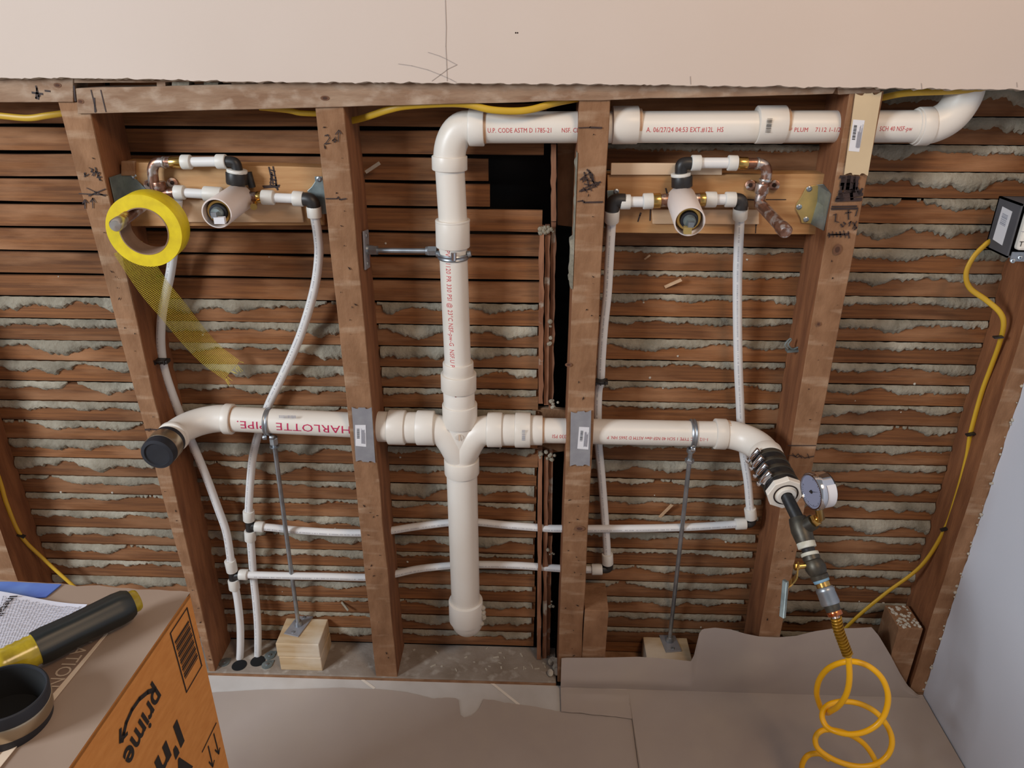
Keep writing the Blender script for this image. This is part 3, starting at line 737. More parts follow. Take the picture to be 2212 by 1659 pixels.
MB().ring(g[4]-d1*.003, g[5]+d1*.001, .0148, .008, 26).build('thread_tape_ring', m_ptfe, ga)
MB().tube([g[5], g[6]], .0105, 22).build('nipple', m_blackiron, ga)
MB().ring(g[6]-d1*.002, g[6]+d1*.004, .0142, .008, 26).build('thread_tape_ring', m_ptfe, ga)
d2 = (g[9]-g[6]).normalized(); Lv = (g[9]-g[6]).length
vb = MB().lathe(g[6]+d2*.002, d2, [(0, .008), (0, .0135), (Lv*.16, .0142), (Lv*.2, .0128), (Lv*.3, .0150), (Lv*.5, .0168), (Lv*.7, .0150), (Lv*.78, .0130), (Lv*.82, .0145), (Lv*.98, .0138), (Lv, .008)], 28)
vb.build('ball_valve_body', m_iron, ga)
hp = at(1722, 1224, -.222); MB().tube([g[7].lerp(g[8], .3), hp], .0045, 14).ring(hp-V((.005,0,0)), hp+V((.003,0,0)), .0062, 0, 6).build('valve_stem', m_brass, ga)
hs = spl([at(1724,1220,-.225), at(1722,1242,-.229), at(1712,1256,-.232), at(1702,1264,-.236)], 4)
hb = MB(); 
for i in range(len(hs)-1):
    d = (hs[i+1]-hs[i]); hb.obox((hs[i]+hs[i+1])/2, d*.52, V((.3,.9,.2)).normalized()*.0065, V((.9,-.3,0)).normalized()*.0012)
hb.build('handle_arm', m_brass, ga)
hl = [at(1697,1254,-.236), at(1694,1290,-.252), at(1690,1333,-.27)]
hb = MB()
for i in range(2):
    d = hl[i+1]-hl[i]; hb.obox((hl[i]+hl[i+1])/2, d*.5, V((.55,-.8,.1)).normalized()*.0045, V((.85,.5,0)).normalized()*.0028)
hb.build('handle_grip', m_bracket, ga, bevel=.001)
MB().ring(g[9]-d2*.002, g[10], .0128, .006, 24).build('thread_tape_ring', m_blue, ga)
MB().tube([g[10], g[11]], .0112, 22).build('nipple', m_brass, ga)
d3 = (g[12]-g[11]).normalized(); Lq = (g[12]-g[11]).length
MB().lathe(g[11], d3, [(0, .006), (0, .0125), (.003, .0145), (Lq*.25, .0148), (Lq*.3, .0142), (Lq*.9, .0150), (Lq, .0142), (Lq, .006)], 28).build('quick_coupler', m_galv, ga)
MB().tube([g[12]-d3*.004, g[13]], [.0128, .0112], 24).build('coupler_plug', m_iron, ga)
MB().ring(g[13]-d3*.002, g[13]+d3*.006, .0118, .006, 24).build('bright_ring', m_coppershine, ga)
MB().tube([g[13], g[14]], .0065, 18).build('hose_barb', m_copper, ga)
# the dial gauge
gc = at(1754, 1062, -.205); gb = at(1803, 1066, -.168); gd = V((-.965, -.26, -.06)).normalized()
rg = .0305; gB = gc-gd*.026
MB().lathe(gB, gd, [(0, 0), (0, rg*.86), (.002, rg*.93), (.018, rg*.93), (.0185, rg), (.0265, rg), (.0285, rg*.95), (.0285, rg*.88), (.0262, rg*.86), (.0262, 0)], 48).build('gauge_case', m_chrome, ga)
MB().lathe(gc+gd*.0004, gd, [(0, rg*.86), (.0003, rg*.86), (.0003, 0)], 40).build('gauge_dial', m_face, ga)
u = gd.orthogonal().normalized(); w = gd.cross(u); b = MB()
for k in range(36):
    a = radians(-135+270*k/35); e = u*cos(a)+w*sin(a); q = gd.cross(e)*.0004; i0, i1 = rg*(.68 if k % 5 == 0 else .74), rg*.8
    b.add([gc+gd*.001+e*i0-q, gc+gd*.001+e*i1-q, gc+gd*.001+e*i1+q, gc+gd*.001+e*i0+q], [(0,1,2,3)])
b.build('dial_marks', m_ink, ga)
e = (u*.3+w).normalized(); q = gd.cross(e)*.0009; b = MB().add([gc+gd*.0014-e*.006-q, gc+gd*.0014+e*.02, gc+gd*.0014-e*.006+q], [(0,1,2)]).lathe(gc+gd*.001, gd, [(0, .003), (.001, .003), (.001, 0)], 16)
b.build('dial_needle', m_ink, ga)
MB().lathe(gB-gd*.001, gd, [(0, rg*.5), (0, rg*.88), (.004, rg*.9), (.004, rg*.5)], 40).build('case_back_ring', m_black, ga)
# wrap-around sticker on the case
b = MB(); vs = []; n = 16
up_ = V((0,0,1)); up_ = (up_-gd*up_.dot(gd)).normalized(); sd_ = gd.cross(up_)
if sd_.x < 0: sd_ = -sd_
for i in range(n+1):
    a = radians(-48+92*i/n); e = sd_*cos(a)*1+up_*-sin(a)*1
    vs += [gB+gd*.001+e*rg*.945, gB+gd*.0165+e*rg*.945]
b.add(vs, [(i*2, i*2+1, i*2+3, i*2+2) for i in range(n)], 0, True); b.build('gauge_sticker', m_sticker, ga)
MB().tube([G0+gdir*.024, G0+gdir*.04, gB+gd*.012-up_*rg*.9], [.0075, .007, .006], 18).ring(G0+gdir*.026, G0+gdir*.034, .0105, 0, 6).build('gauge_stem', m_brass, ga)

# =================================================================== AIR HOSE
hz = thing('air_hose', at(1834,1430,-.285), 'orange yellow coiled air hose dangling over the brown paper', 'hose')
hp_ = spl([at(1806,1334,-.276), at(1812,1362,-.280), at(1822,1390,-.283), at(1832,1416,-.286)], 8)
b = MB(); b.tube(hp_, .0062, 16); b.build('hose_end', m_spring, hz)
b = MB(); cp_ = []; N = 13*12
tot = len(hp_)-1
for i in range(N+1):
    t = i/N*tot; k = min(int(t), tot-1); P = hp_[k].lerp(hp_[k+1], t-k); T = (hp_[k+1]-hp_[k]).normalized()
    u = V((1,0,0)); u = (u-T*u.dot(T)).normalized(); w = T.cross(u); a = 2*pi*i/12; cp_.append(P+(u*cos(a)+w*sin(a))*.0074)
MB().tube(cp_, .0016, 6).build('spring_guard', m_spring, hz)
coil = [(1832,1412,-.286),(1834,1436,-.288),(1835,1462,-.290),(1832,1487,-.290),(1824,1508,-.288),(1810,1526,-.280),(1795,1536,-.262),(1786,1540,-.235),(1775,1532,-.222),
        (1768,1515,-.222),(1764,1495,-.225),(1770,1468,-.23),(1788,1445,-.24),(1815,1432,-.25),(1845,1429,-.258),(1878,1440,-.265),(1905,1465,-.272),(1918,1500,-.28),(1914,1535,-.287),(1898,1562,-.293),
        (1870,1580,-.296),(1838,1586,-.295),(1808,1581,-.288),(1786,1570,-.276),(1776,1550,-.262),(1780,1532,-.25),(1795,1520,-.24),(1825,1515,-.236),(1862,1522,-.24),(1896,1542,-.25),(1920,1575,-.262),
        (1927,1605,-.272),(1917,1632,-.28),(1893,1650,-.285),(1860,1656,-.286),(1825,1650,-.282),(1792,1636,-.275),(1767,1617,-.266),(1761,1598,-.258),(1769,1582,-.250),(1790,1576,-.244),(1828,1584,-.242),
        (1862,1603,-.246),(1885,1632,-.254),(1897,1665,-.262),(1890,1700,-.27),(1850,1712,-.272),(1800,1700,-.268),(1762,1690,-.26),(1738,1680,-.256),(1732,1655,-.254),(1745,1632,-.252),(1770,1628,-.250),(1790,1640,-.25)]
MB().tube(spl([at(*p) for p in coil], 6), .0049, 14).build('hose_tube', m_hose, hz)

# =================================================================== WATER PIPES
RX = .0080
def tubing(pts, par, name='tubing', r=RX, k=6, mat=m_pex):
    P = spl([at(*p) for p in pts], k); MB().tube(P, r, 18).build(name, mat, par)
    if len(pts) > 5 and mat is m_pex:     # fine print along the tube, on the side that faces the room
        b = MB(); rnd = random.Random(len(pts)); acc = 0
        for i in range(1, len(P)-1):
            T = (P[i+1]-P[i]); L = T.length; T.normalize(); N = V((-.25,-1,.1)); N = (N-T*N.dot(T)).normalized(); Q = T.cross(N); t = 0
            while t < L:
                w = rnd.choice([.0008,.0011,.0014]); h = .0011; A = P[i]+T*t+N*(r+.00025)
                if rnd.random() < .78: b.add([A-Q*h, A+T*w-Q*h, A+T*w+Q*h, A+Q*h], [(0,1,2,3)])
                t += w+.0011
        b.build('printed_lettering', m_print, par)
    return P
def collar(p, q, par, r=.0118, mat=m_collar):
    A, B = at(*p), at(*q); MB().ring(A, B, r, .004, 24, 0, .0015).build('crimp_ring', mat, par)
def blackfit(P, par, r=.0085, name='fitting', mat=m_black, flare=True):
    P = [at(*p) for p in P]; b = MB(); b.tube(spl(P, 5) if len(P) > 2 else P, r, 18)
    return b.build(name, mat, par)
hot = thing('water_pipe', at(517,1432,.04), 'flexible white water pipe from the left floor hole with lower branch through three studs', 'water pipe')
tubing([(384,432,.032),(382,455,.036),(379,500,.046),(373,555,.055),(366,600,.054),(352,665,.052),(347,720,.05),(349,765,.05),(357,806,.052),(381,875,.06),(410,945,.066),(443,1023,.06),(471,1098,.055),(489,1150,.052),(499,1212,.05)], hot)
collar((496.5,1210,.049),(502,1234,.049), hot)
blackfit([(501,1230,.049),(505,1262,.048)], hot); blackfit([(503,1244,.049),(528,1241,.05)], hot)
collar((504,1252,.048),(507,1272,.047), hot)
tubing([(508,1268,.047),(514,1302,.046),(519,1353,.045),(519,1403,.043),(516,1440,.040)], hot)
collar((517,1240.5,.050),(535,1241.5,.050), hot)
tubing([(530,1241.5,.050),(640,1244,.056),(700,1245,.06),(800,1247,.066),(850,1240.5,.07),(910,1228,.078),(1005,1220,.081),(1110,1221,.078),(1212,1228,.068),(1265,1230,.062),(1285,1230,.060)], hot)
collar((1278,1230,.060),(1301,1229.5,.060), hot)
blackfit([(1296,1229.5,.060),(1312,1229,.060),(1316,1222,.060),(1314,1205,.06)], hot)
collar((1313,1218,.060),(1312,1196,.061), hot)
tubing([(1312,1202,.061),(1309,1150,.066),(1305,1097,.074),(1299,1023,.076),(1294,974,.076),(1291,930,.074),(1292,850,.064),(1297,821,.058),(1300,763,.055),(1305,698,.052),(1312,632,.050),(1316,560,.048),(1321,478,.046)], hot)
cold = thing('water_pipe', at(556,1423,.05), 'flexible white water pipe from the right floor hole with upper branch ending behind the gauge', 'water pipe')
tubing([(679,462,.030),(686,505,.036),(689,545,.042),(684,597,.05),(673,648,.056),(653,713,.062),(632,765,.066),(606,820,.07),(582,870,.0735),(567,910,.0745),(555,948,.0735),(546,988,.07),(541,1036,.066),(538,1081,.062),(537,1108,.060)], cold)
collar((537,1103,.060),(538,1124,.060), cold)
blackfit([(538,1120,.060),(541,1154,.059)], cold); blackfit([(539,1135,.060),(560,1137,.06)], cold)
collar((540,1146,.059),(541,1167,.058), cold)
tubing([(541,1162,.058),(544,1200,.058),(548,1252,.064),(553,1300,.06),(557,1360,.056),(557,1432,.050)], cold)
collar((551,1136.5,.060),(570,1138.5,.060), cold)
tubing([(565,1138,.060),(590,1140,.062),(640,1145,.067),(720,1150,.068),(800,1151,.069),(845,1146,.07),(910,1136,.078),(1005,1127,.081),(1100,1135,.078),(1180,1141,.068),(1212,1142,.064),(1300,1142,.060),(1400,1141,.058),(1500,1138,.058),(1595,1132,.058)], cold)
collar((1588,1132,.058),(1612,1131,.058), cold)
blackfit([(1606,1131,.058),(1620,1131,.058),(1625,1124,.058),(1622,1108,.058)], cold)
collar((1623,1120,.058),(1620,1098,.059), cold)
tubing([(1621,1104,.059),(1619,1085,.060),(1615,1039,.064),(1606,981,.073),(1601,930,.074),(1598,860,.070),(1595,795,.062),(1593,698,.058),(1593,600,.052),(1595,540,.048),(1598,470,.044)], cold)
for o_, x, y in ((hot, 517, 1437), (cold, 557, 1428)):
    p = atz(x, y, SOLE+.0006); MB().lathe(p, (0,0,1), [(0, 0), (.0004, .0145), (0, .0165)], 22).build('drill_hole', m_inner, wall)
for x, y in ((484,1432),(577,1437),(583,1417)):
    p = atz(x, y, SOLE); t_ = thing('pipe_strap', p, {484:'small steel strap screwed down left of the left floor hole',577:'small steel strap screwed down right of the floor holes',583:'small steel strap behind the right floor hole'}[x], 'pipe strap')
    MB().ring(p, p+V((0,0,.0022)), .012, .0, 20).box(p.x-.004, p.x+.012, p.y+.004, p.y+.014, p.z, p.z+.0018).build('strap_plate', m_bracket, t_)
    MB().ring(p+V((0,0,.002)), p+V((0,0,.0045)), .0036, 0, 12).build('screw', m_galv, t_)

# =================================================================== SHOWER VALVES
def valve(name, label, base, tip, r, parts):
    t = thing(name, base, label, 'valve')
    D = (tip-base).normalized(); L = (tip-base).length
    MB().lathe(base, D, [(0, 0), (0, r*.96), (.002, r), (L-.001, r), (L, r-.0006), (L, r-.0022), (L-.026, r-.0024), (L-.026, 0)], 44).build('sleeve', m_sleeve, t)
    C_ = base+D*(L-.026)
    MB().lathe(C_, D, [(0, r*.80), (.014, r*.80), (.016, r*.74), (.016, r*.60), (.010, r*.58)], 36).build('brass_nut', m_brass, t)
    MB().lathe(C_, D, [(0, r*.58), (.022, r*.56), (.022, r*.48), (.020, 0)], 32).build('cartridge_ring', m_rubber, t)
    MB().lathe(C_, D, [(.016, 0), (.016, r*.42), (.026, r*.40), (.030, r*.34), (.030, 0)], 28).build('cartridge_stem', m_bracket, t)
    u = V((0,0,1)); u = (u-D*u.dot(D)).normalized(); w = D.cross(u)
    MB().obox(C_+D*.034, D*.006, u*.0042, w*.0042).build('stem_square', m_galv, t)
    return t, D, C_
# left valve
vL, DL, CL = valve('shower_valve', 'shower mixing valve in a white sleeve beside the yellow tape roll', at(517,427,.034), at(468,461,-.080), .0232, None)
sd_ = DL.cross(V((0,0,1))).normalized()
MB().obox(CL+DL*.036-sd_*.007-V((0,0,.008)), DL*.004, sd_*.008, V((0,0,.005))).build('paper_tag', m_sticker, vL)
YV = .030
def vcopper(P, par, r=.0085, name='copper_elbow'): MB().tube(spl([at(*p) for p in P], 6), r, 20).build(name, m_copper, par)
vcopper([(382,351,YV),(350,350,YV),(336,353,YV),(330,366,YV),(331,385,YV),(334,402,YV),(338,415,YV)], vL)
MB().ring(at(368,351,YV), at(392,350.5,YV), .0095, 0, 10, 0, .001).build('brass_adapter', m_brass, vL)
MB().ring(at(352,351,YV), at(357,351,YV), .0098, 0, 24).build('solder_band', m_solder, vL)
collar((393,350,YV),(413,350,YV), vL, .0118); tubing([(405,350,YV),(440,349.5,YV),(475,349,YV)], vL, k=2); collar((468,349,YV),(489,349,YV), vL, .0118)
blackfit([(486,349,YV),(502,350,YV),(509,354,YV),(513,368,YV)], vL, .0088)
MB().ring(at(512,366,YV), at(512,373,YV), .0165, 0, 24, 0, .001).build('union_flange', m_collar, vL)
MB().ring(at(511,372,YV), at(512,398,YV), .0178, 0, 10, 0, .002).build('union_nut', m_black, vL)
MB().tube([at(536,372,YV+.01), at(545,405,YV+.01)], .006, 12).build('stop_stem', m_blackiron, vL)
er = MB(); ep = at(345,404,YV+.012)
for (x, y) in ((322,399),(372,395)):
    er.ring(at(x,y,YV+.018), at(x,y,YV+.014), .0085, .002, 16); er.obox((at(x,y,YV+.016)+ep)/2, (at(x,y,YV+.016)-ep)*.5, V((0,.002,0)), V((0,0,.004)))
er.ring(at(342,392,YV), at(346,412,YV), .0115, 0, 20); er.build('drop_ear_elbow', m_copper, vL)
for (x, y) in ((322,399),(372,395)): MB().ring(at(x,y,YV+.0145), at(x,y,YV+.011), .0034, 0, 10).build('screw', m_hole, vL)
stubA, stubB = at(340,420,YV), at(250,487,-.128)
MB().tube([stubA, stubA.lerp(stubB, .5), stubB], .0088, 22).build('spout_stub', m_copper, vL)
ds = (stubB-stubA).normalized(); MB().lathe(stubB-ds*.016, ds, [(0, .0088), (0, .0098), (.016, .0098), (.019, .008), (.0195, 0)], 24).build('stub_cap', m_solder, vL)
vcopper([(345,412,YV),(358,417,YV),(382,415,YV)], vL, .0072, 'copper_branch')
collar((378,415,YV),(399,416,YV), vL, .0118); tubing([(392,416,YV),(425,418,YV),(450,420,YV)], vL, k=2); collar((441,418.5,YV),(480,421,YV), vL, .0128)
vcopper([(520,424,YV),(552,426,YV),(560,426,YV)], vL, .009, 'valve_port')
MB().tube([at(549,440,YV-.01), at(548,447,YV-.03)], .0055, 14).build('drain_stub', m_brass, vL)
MB().ring(at(555,426,YV), at(568,426,YV), .0100, 0, 10, 0, .001).build('brass_adapter', m_brass, vL)
collar((566,426,YV),(592,427,YV), vL, .0122); tubing([(588,427,YV),(613,428,YV),(640,429,YV)], vL, k=2); collar((633,428.5,YV),(656,430,YV), vL, .0125)
blackfit([(652,430,YV),(668,431,YV-.002),(676,438,YV-.002),(678,450,YV)], vL, .0112, 'elbow'); collar((677.5,446,YV),(680,470,YV), vL, .0122)
# right valve
vR, DR, CRr = valve('shower_valve', 'shower mixing valve in a white sleeve on the board between the two right studs', at(1471,430,.034), at(1490,479,-.066), .0238, None)
sd2 = DR.cross(V((0,0,1))).normalized()
MB().obox(CRr+DR*.036+sd2*.004-V((0,0,.009)), DR*.004, sd2*.006, V((0,0,.005))).build('paper_tag', m_yzinc, vR)
vcopper([(1612,353,YV),(1630,353,YV),(1648,356,YV),(1656,368,YV),(1655,385,YV),(1651,398,YV),(1646,415,YV),(1641,432,YV),(1641,445,YV)], vR)
MB().ring(at(1594,352.5,YV), at(1615,353,YV), .0098, 0, 10, 0, .001).build('brass_adapter', m_brass, vR)
MB().ring(at(1633,353,YV), at(1638,354,YV), .0100, 0, 24).build('solder_band', m_solder, vR); MB().ring(at(1653.5,386,YV), at(1652.5,392,YV), .0100, 0, 24).build('solder_band', m_solder, vR)
collar((1572,352,YV),(1593,352.5,YV), vR, .0122); tubing([(1505,352,YV),(1540,352,YV),(1578,352,YV)], vR, k=2, r=.0085); collar((1493,352,YV),(1514,352,YV), vR, .0125)
blackfit([(1496,353,YV),(1480,353,YV),(1472,358,YV),(1471,374,YV)], vR, .0100)
MB().ring(at(1470.5,374,YV), at(1470.5,381,YV), .0158, 0, 24, 0, .001).build('union_flange', m_collar, vR)
MB().ring(at(1473,380,YV), at(1473,404,YV), .0175, 0, 10, 0, .002).build('union_nut', m_black, vR)
er = MB(); ep = at(1647,404,YV+.012)
for (x, y) in ((1621,400),(1673,400)):
    er.ring(at(x,y,YV+.018), at(x,y,YV+.014), .0085, .002, 16); er.obox((at(x,y,YV+.016)+ep)/2, (at(x,y,YV+.016)-ep)*.5, V((0,.002,0)), V((0,0,.004)))
er.ring(at(1648,396,YV), at(1645,418,YV), .0112, 0, 20); er.build('drop_ear_elbow', m_copper, vR)
for (x, y) in ((1621,400),(1673,400)): MB().ring(at(x,y,YV+.0145), at(x,y,YV+.011), .0034, 0, 10).build('screw', m_hole, vR)
sa, sb = at(1641,440,YV), at(1697,500,-.075); MB().tube([sa, sa.lerp(sb, .5), sb], .0094, 22).build('spout_stub', m_copper, vR)
ds = (sb-sa).normalized(); MB().lathe(sb-ds*.016, ds, [(0, .0094), (0, .0108), (.016, .0108), (.019, .009), (.0195, 0)], 24).build('stub_cap', m_copper, vR)
blackfit([(1350,434,YV),(1332,434,YV),(1324,440,YV),(1322,456,YV)], vR, .0120, 'elbow'); collar((1322.5,452,YV),(1321,478,.04), vR, .0125)
collar((1340,436,YV),(1362,436,YV), vR, .0122); tubing([(1356,436,YV),(1378,436,YV),(1396,436,YV)], vR, k=2, r=.0088); collar((1389,435,YV),(1411,434,YV), vR, .0130)
MB().ring(at(1410,434,YV), at(1427,433.5,YV), .0122, 0, 10, 0, .001).build('brass_adapter', m_brass, vR); vcopper([(1424,433,YV),(1445,432,YV),(1460,432,YV)], vR, .0105, 'valve_port')
vcopper([(1480,431,YV),(1505,431,YV),(1515,431,YV)], vR, .0105, 'valve_port'); MB().ring(at(1510,431,YV), at(1525,431,YV), .0112, 0, 10, 0, .001).build('brass_adapter', m_brass, vR)
collar((1523,431,YV),(1547,431,YV), vR, .0128); tubing([(1543,431,YV),(1560,431,YV),(1572,431,YV)], vR, k=2, r=.0088); collar((1566,431,YV),(1589,431,YV), vR, .0125)
blackfit([(1585,431,YV),(1597,433,YV),(1601,441,YV),(1600,452,YV)], vR, .0112, 'elbow'); collar((1600,446,.034),(1598,472,.042), vR, .0122)

# =================================================================== BRACKETS
def bracket(name, poly, y, th, mat, label, holes, extra=None):
    P = [at(*p, y) for p in poly]; t = thing(name, P[0], label, 'bracket')
    MB().prism(P, (0, -th, 0)).build('plate', mat, t, bevel=.0006)
    for (x, yy) in holes:
        p = at(x, yy, y-th); MB().lathe(p, (0,-1,0), [(0, .0048), (.0008, .0046), (.0018, .003), (.0020, .0022), (.0010, .0018), (.001, 0)], 18).build('screw', m_galv, t)
    return t
t = bracket('metal_bracket', [(680,381),(696,381),(700,400),(704,430),(706,462),(696,462),(687,446),(676,430),(664,412),(674,403),(681,392)], .049, .0018, m_bracket, 'small pointed steel bracket at the right end of the left board', [(689,387)])
t = bracket('metal_bracket', [(1741,404),(1757,400),(1768,400),(1766,484),(1731,481),(1728,470),(1718,451),(1720,440),(1730,425)], .049, .0018, m_yzinc, 'steel angle bracket with three screws at the right end of the right board', [(1748,408),(1726,447),(1741,474)])
xd = xline((1778,548),(1640,1375), 1.0)
q1, q2, q3, q4 = at(1767,400,.047), at(1766,484,.047), at(1776,487,.03), at(1788,410,.02)
MB().prism([(xd-.010, .050, q1.z), (xd-.0012, .045, q1.z+.002), (xd-.0012, .006, q1.z-.006), (xd-.0012, .010, q2.z-.002), (xd-.0012, .045, q2.z-.004), (xd-.010, .050, q2.z)], (-.0014, 0, 0)).build('side_leg', m_bracket, t)
xa_ = xline((196,246),(462,1437), 1.0)+.0015
z1, z2 = at(268,374,.05).z, at(268,425,.05).z
t = thing('metal_bracket', (xa_, .05, z2), 'dull steel angle bracket above the yellow tape roll', 'bracket')
MB().box(xa_, xa_+.0016, .008, .05, z2-.03, z1).build('side_leg', m_bracket, t, bevel=.0005)
MB().prism([at(264,376,.049), at(286,373,.049), at(296,388,.049), at(316,408,.049), at(316,450,.049), at(262,450,.049)], (0,-.0016,0)).build('plate', m_bracket, t)
p = at(290,381,.047); MB().lathe(p, (0,-1,0), [(0, .0052), (.0012, .005), (.0022, .003), (.0012, 0)], 18).build('screw', m_chrome, t)
t = bracket('metal_bracket', [(1311,411),(1333,410),(1338,420),(1336,436),(1312,436)], .046, .0016, m_bracket, 'small steel bracket behind the black elbow beside the middle right stud', [(1331,414)])

# =================================================================== NAIL PLATES
def nail_plate(px4, label, mat, sticker, y=-.0022, sc_=1):
    A, B, C_, D_ = [at(*p, y) for p in px4]     # tl tr br bl
    t = thing('nail_plate', D_, label, 'nail plate', )
    top_ = []; bot = []
    def teeth(P, Q, up):
        out = []
        for f, h in [(0, .1), (.1, -.5), (.22, -1), (.30, -1), (.36, .0), (.40, -.2), (.60, -.2), (.64, .0), (.72, -1), (.82, -.9), (.92, -.3), (1, .1)]:
            p = P.lerp(Q, f); out.append(p+V((0,0,h*.0032*up)))
        return out
    poly = teeth(D_, C_, -1)+teeth(A, B, 1)[::-1]
    MB().prism(poly, (0, -.0015, 0)).build('plate', mat, t)
    q = [at(*p, y-.0016) for p in sticker]; MB().prism(q, (0, -.0003, 0)).build('sticker', m_sticker, t)
    c0 = sum(q, V((0,0,0)))/4; wv = (q[1]-q[0]); hv = (q[0]-q[3]); c0.y -= .0004
    flip = 1
    o = barcode(c0-wv*.22+hv*.12, hv.normalized(), wv.normalized(), hv.length*.5, wv.length*.26, 'printed_code', t, 14, m_ink, V((0,-1,0)), .0004)
    b = MB()
    for k in range(7):
        a0 = c0+wv*(.08+.055*k)+hv*random.uniform(-.4, -.36); a1 = a0+hv*random.uniform(.5, .74); qv = wv*.014
        b.add([a0-qv+V((0,-.0004,0)), a0+qv+V((0,-.0004,0)), a1+qv+V((0,-.0004,0)), a1-qv+V((0,-.0004,0))], [(0,1,2,3)])
    b.build('fine_print', m_grey, t)
nail_plate([(760,879),(803,880),(811,999),(769,996)], 'grey steel nail plate with a barcode sticker on the stud left of the double tee', m_galvflat, [(767,918),(790,918),(791,965),(768,963)])
nail_plate([(1233,889),(1277,886),(1274,1006),(1231,1006)], 'grey steel nail plate with a barcode sticker on the stud right of the double tee', m_galvflat, [(1251,922),(1273,923),(1271,971),(1247,969)])
nail_plate([(1847,202),(1904,199),(1874,379),(1823,377)], 'tall pale nail plate on the right stud covering the vent pipe hole', m_plateD, [(1843,258),(1868,260),(1856,328),(1833,326)])

# =================================================================== PIPE HANGERS AND WOOD BLOCKS
bz = .0765
def block(name, c4, z0, z1, label, grp=None, mat=m_block):
    x0 = min(p.x for p in c4); x1 = max(p.x for p in c4); y0 = min(p.y for p in c4); y1 = max(p.y for p in c4)
    b = MB().box(x0, x1, y0, y1, z0, z1); o = b.build(name, mat, None, bevel=.0018)
    return tag(o, label, 'wood block', grp)
f1, f2 = atz(606,1447,SOLE), atz(698,1449,SOLE)
kb = dict(y0=f1.y, y1=DEP-.004)
block('wood_block', [f1+V((.001,0,0)), V((f2.x-.001, kb['y1'], 0))], SOLE, .038, 'lower block of the pair on the sole plate under the left pipe support', None)
block('wood_block', [f1+V((-.002,.001,0)), V((f2.x-.002, kb['y1'], 0))], .0382, bz, 'upper block of the pair on the sole plate carrying the left pipe support', None)
r1, r2 = at(1395,1425,.012), at(1499,1429,.012)
zb = .050
ra, rb_ = atz(1397,1422,zb), atz(1498,1428,zb)
block('wood_block', [V((ra.x, .008, 0)), V((rb_.x-.002, DEP-.004, 0))], SOLE, zb, 'pale wood block half behind the brown paper under the right pipe support', None)
def rodtube(P, r, n=14): return MB().tube(P, r, n)
def hanger(label, ringC, axis, pipeR, rodA, rodB, plateC, plateN, plateU, coupl, orient=V((0,0,-1))):
    t = thing('pipe_support', plateC, label, 'pipe support')
    ax_ = V(axis).normalized()
    MB().lathe(ringC-ax_*.005, ax_, [(0, pipeR+.0004), (0, pipeR+.0022), (.002, pipeR+.0034), (.0038, pipeR+.0022), (.0062, pipeR+.0022), (.008, pipeR+.0034), (.010, pipeR+.0022), (.010, pipeR+.0004)], 44).build('split_ring', m_galv, t)
    D = (rodB-rodA).normalized()
    MB().tube([rodA, rodB], .0045, 14).build('threaded_rod', m_galv, t)
    b = MB()
    for (s0, L, r, n_) in coupl: b.lathe(rodA+D*s0, D, [(0, .003), (0, r*.9), (L*.12, r), (L*.88, r), (L, r*.9), (L, .003)], n_, 0, False)
    b.build('nut', m_galv, t)
    N = V(plateN).normalized(); U_ = V(plateU).normalized(); W_ = N.cross(U_)
    MB().obox(plateC+N*.0012, U_*.033, W_*.0180, N*.0014).build('flange_plate', m_galvflat, t, bevel=.0006)
    b = MB().lathe(plateC+N*.002, N, [(0, .0095), (.004, .0085), (.012, .0072), (.013, .0045)], 20); b.build('flange_socket', m_galv, t)
    for s in (-1, 1): MB().lathe(plateC+N*.0025+U_*s*.024, N, [(0, .0042), (.0012, .004), (.002, .0024), (.0012, 0)], 14).build('screw', m_galv, t)
    return t
# left
rc = dpt(581,911); rA = V((rc.x+.005, YP, rc.z-.030)); base = atz(645,1352,bz+.001); 
t = hanger('steel rod with a split ring holding the left drain arm above stacked wood blocks', rc, (LA-LB), RP, at(591,948,YP-.004), V((base.x, base.y, bz)), V((base.x, base.y+.002, bz)), (0,0,1), (.25,1,0), [(-.004, .016, .0085, 6), (.016,.002,.0095,14)])
for s in (-1, 1): MB().lathe(rc+V((.004*s, -.012, -.027)), (s,-.3,0), [(0, .0052), (.006, .005), (.008, .0035), (.008, 0)], 14).build('ring_bolt', m_galv, t)
# right
rc = dpt(1496,936); base = atz(1446,1385,zb+.001)
t = hanger('steel rod with a split ring holding the right drain arm above a wood block', rc, (RB-RA), RP, at(1492,972,YP-.004), V((base.x, base.y, zb)), V((base.x, base.y, zb)), (0,0,1), (-.15,1,0), [(-.004, .010, .0075, 6), (.020, .009, .0088, 6)])
MB().lathe(rc+V((-.002, -.016, -.025)), (1,-.5,.2), [(0, .0056), (.006, .0052), (.008, .0035), (.008, 0)], 14).build('ring_bolt', m_chrome, t)
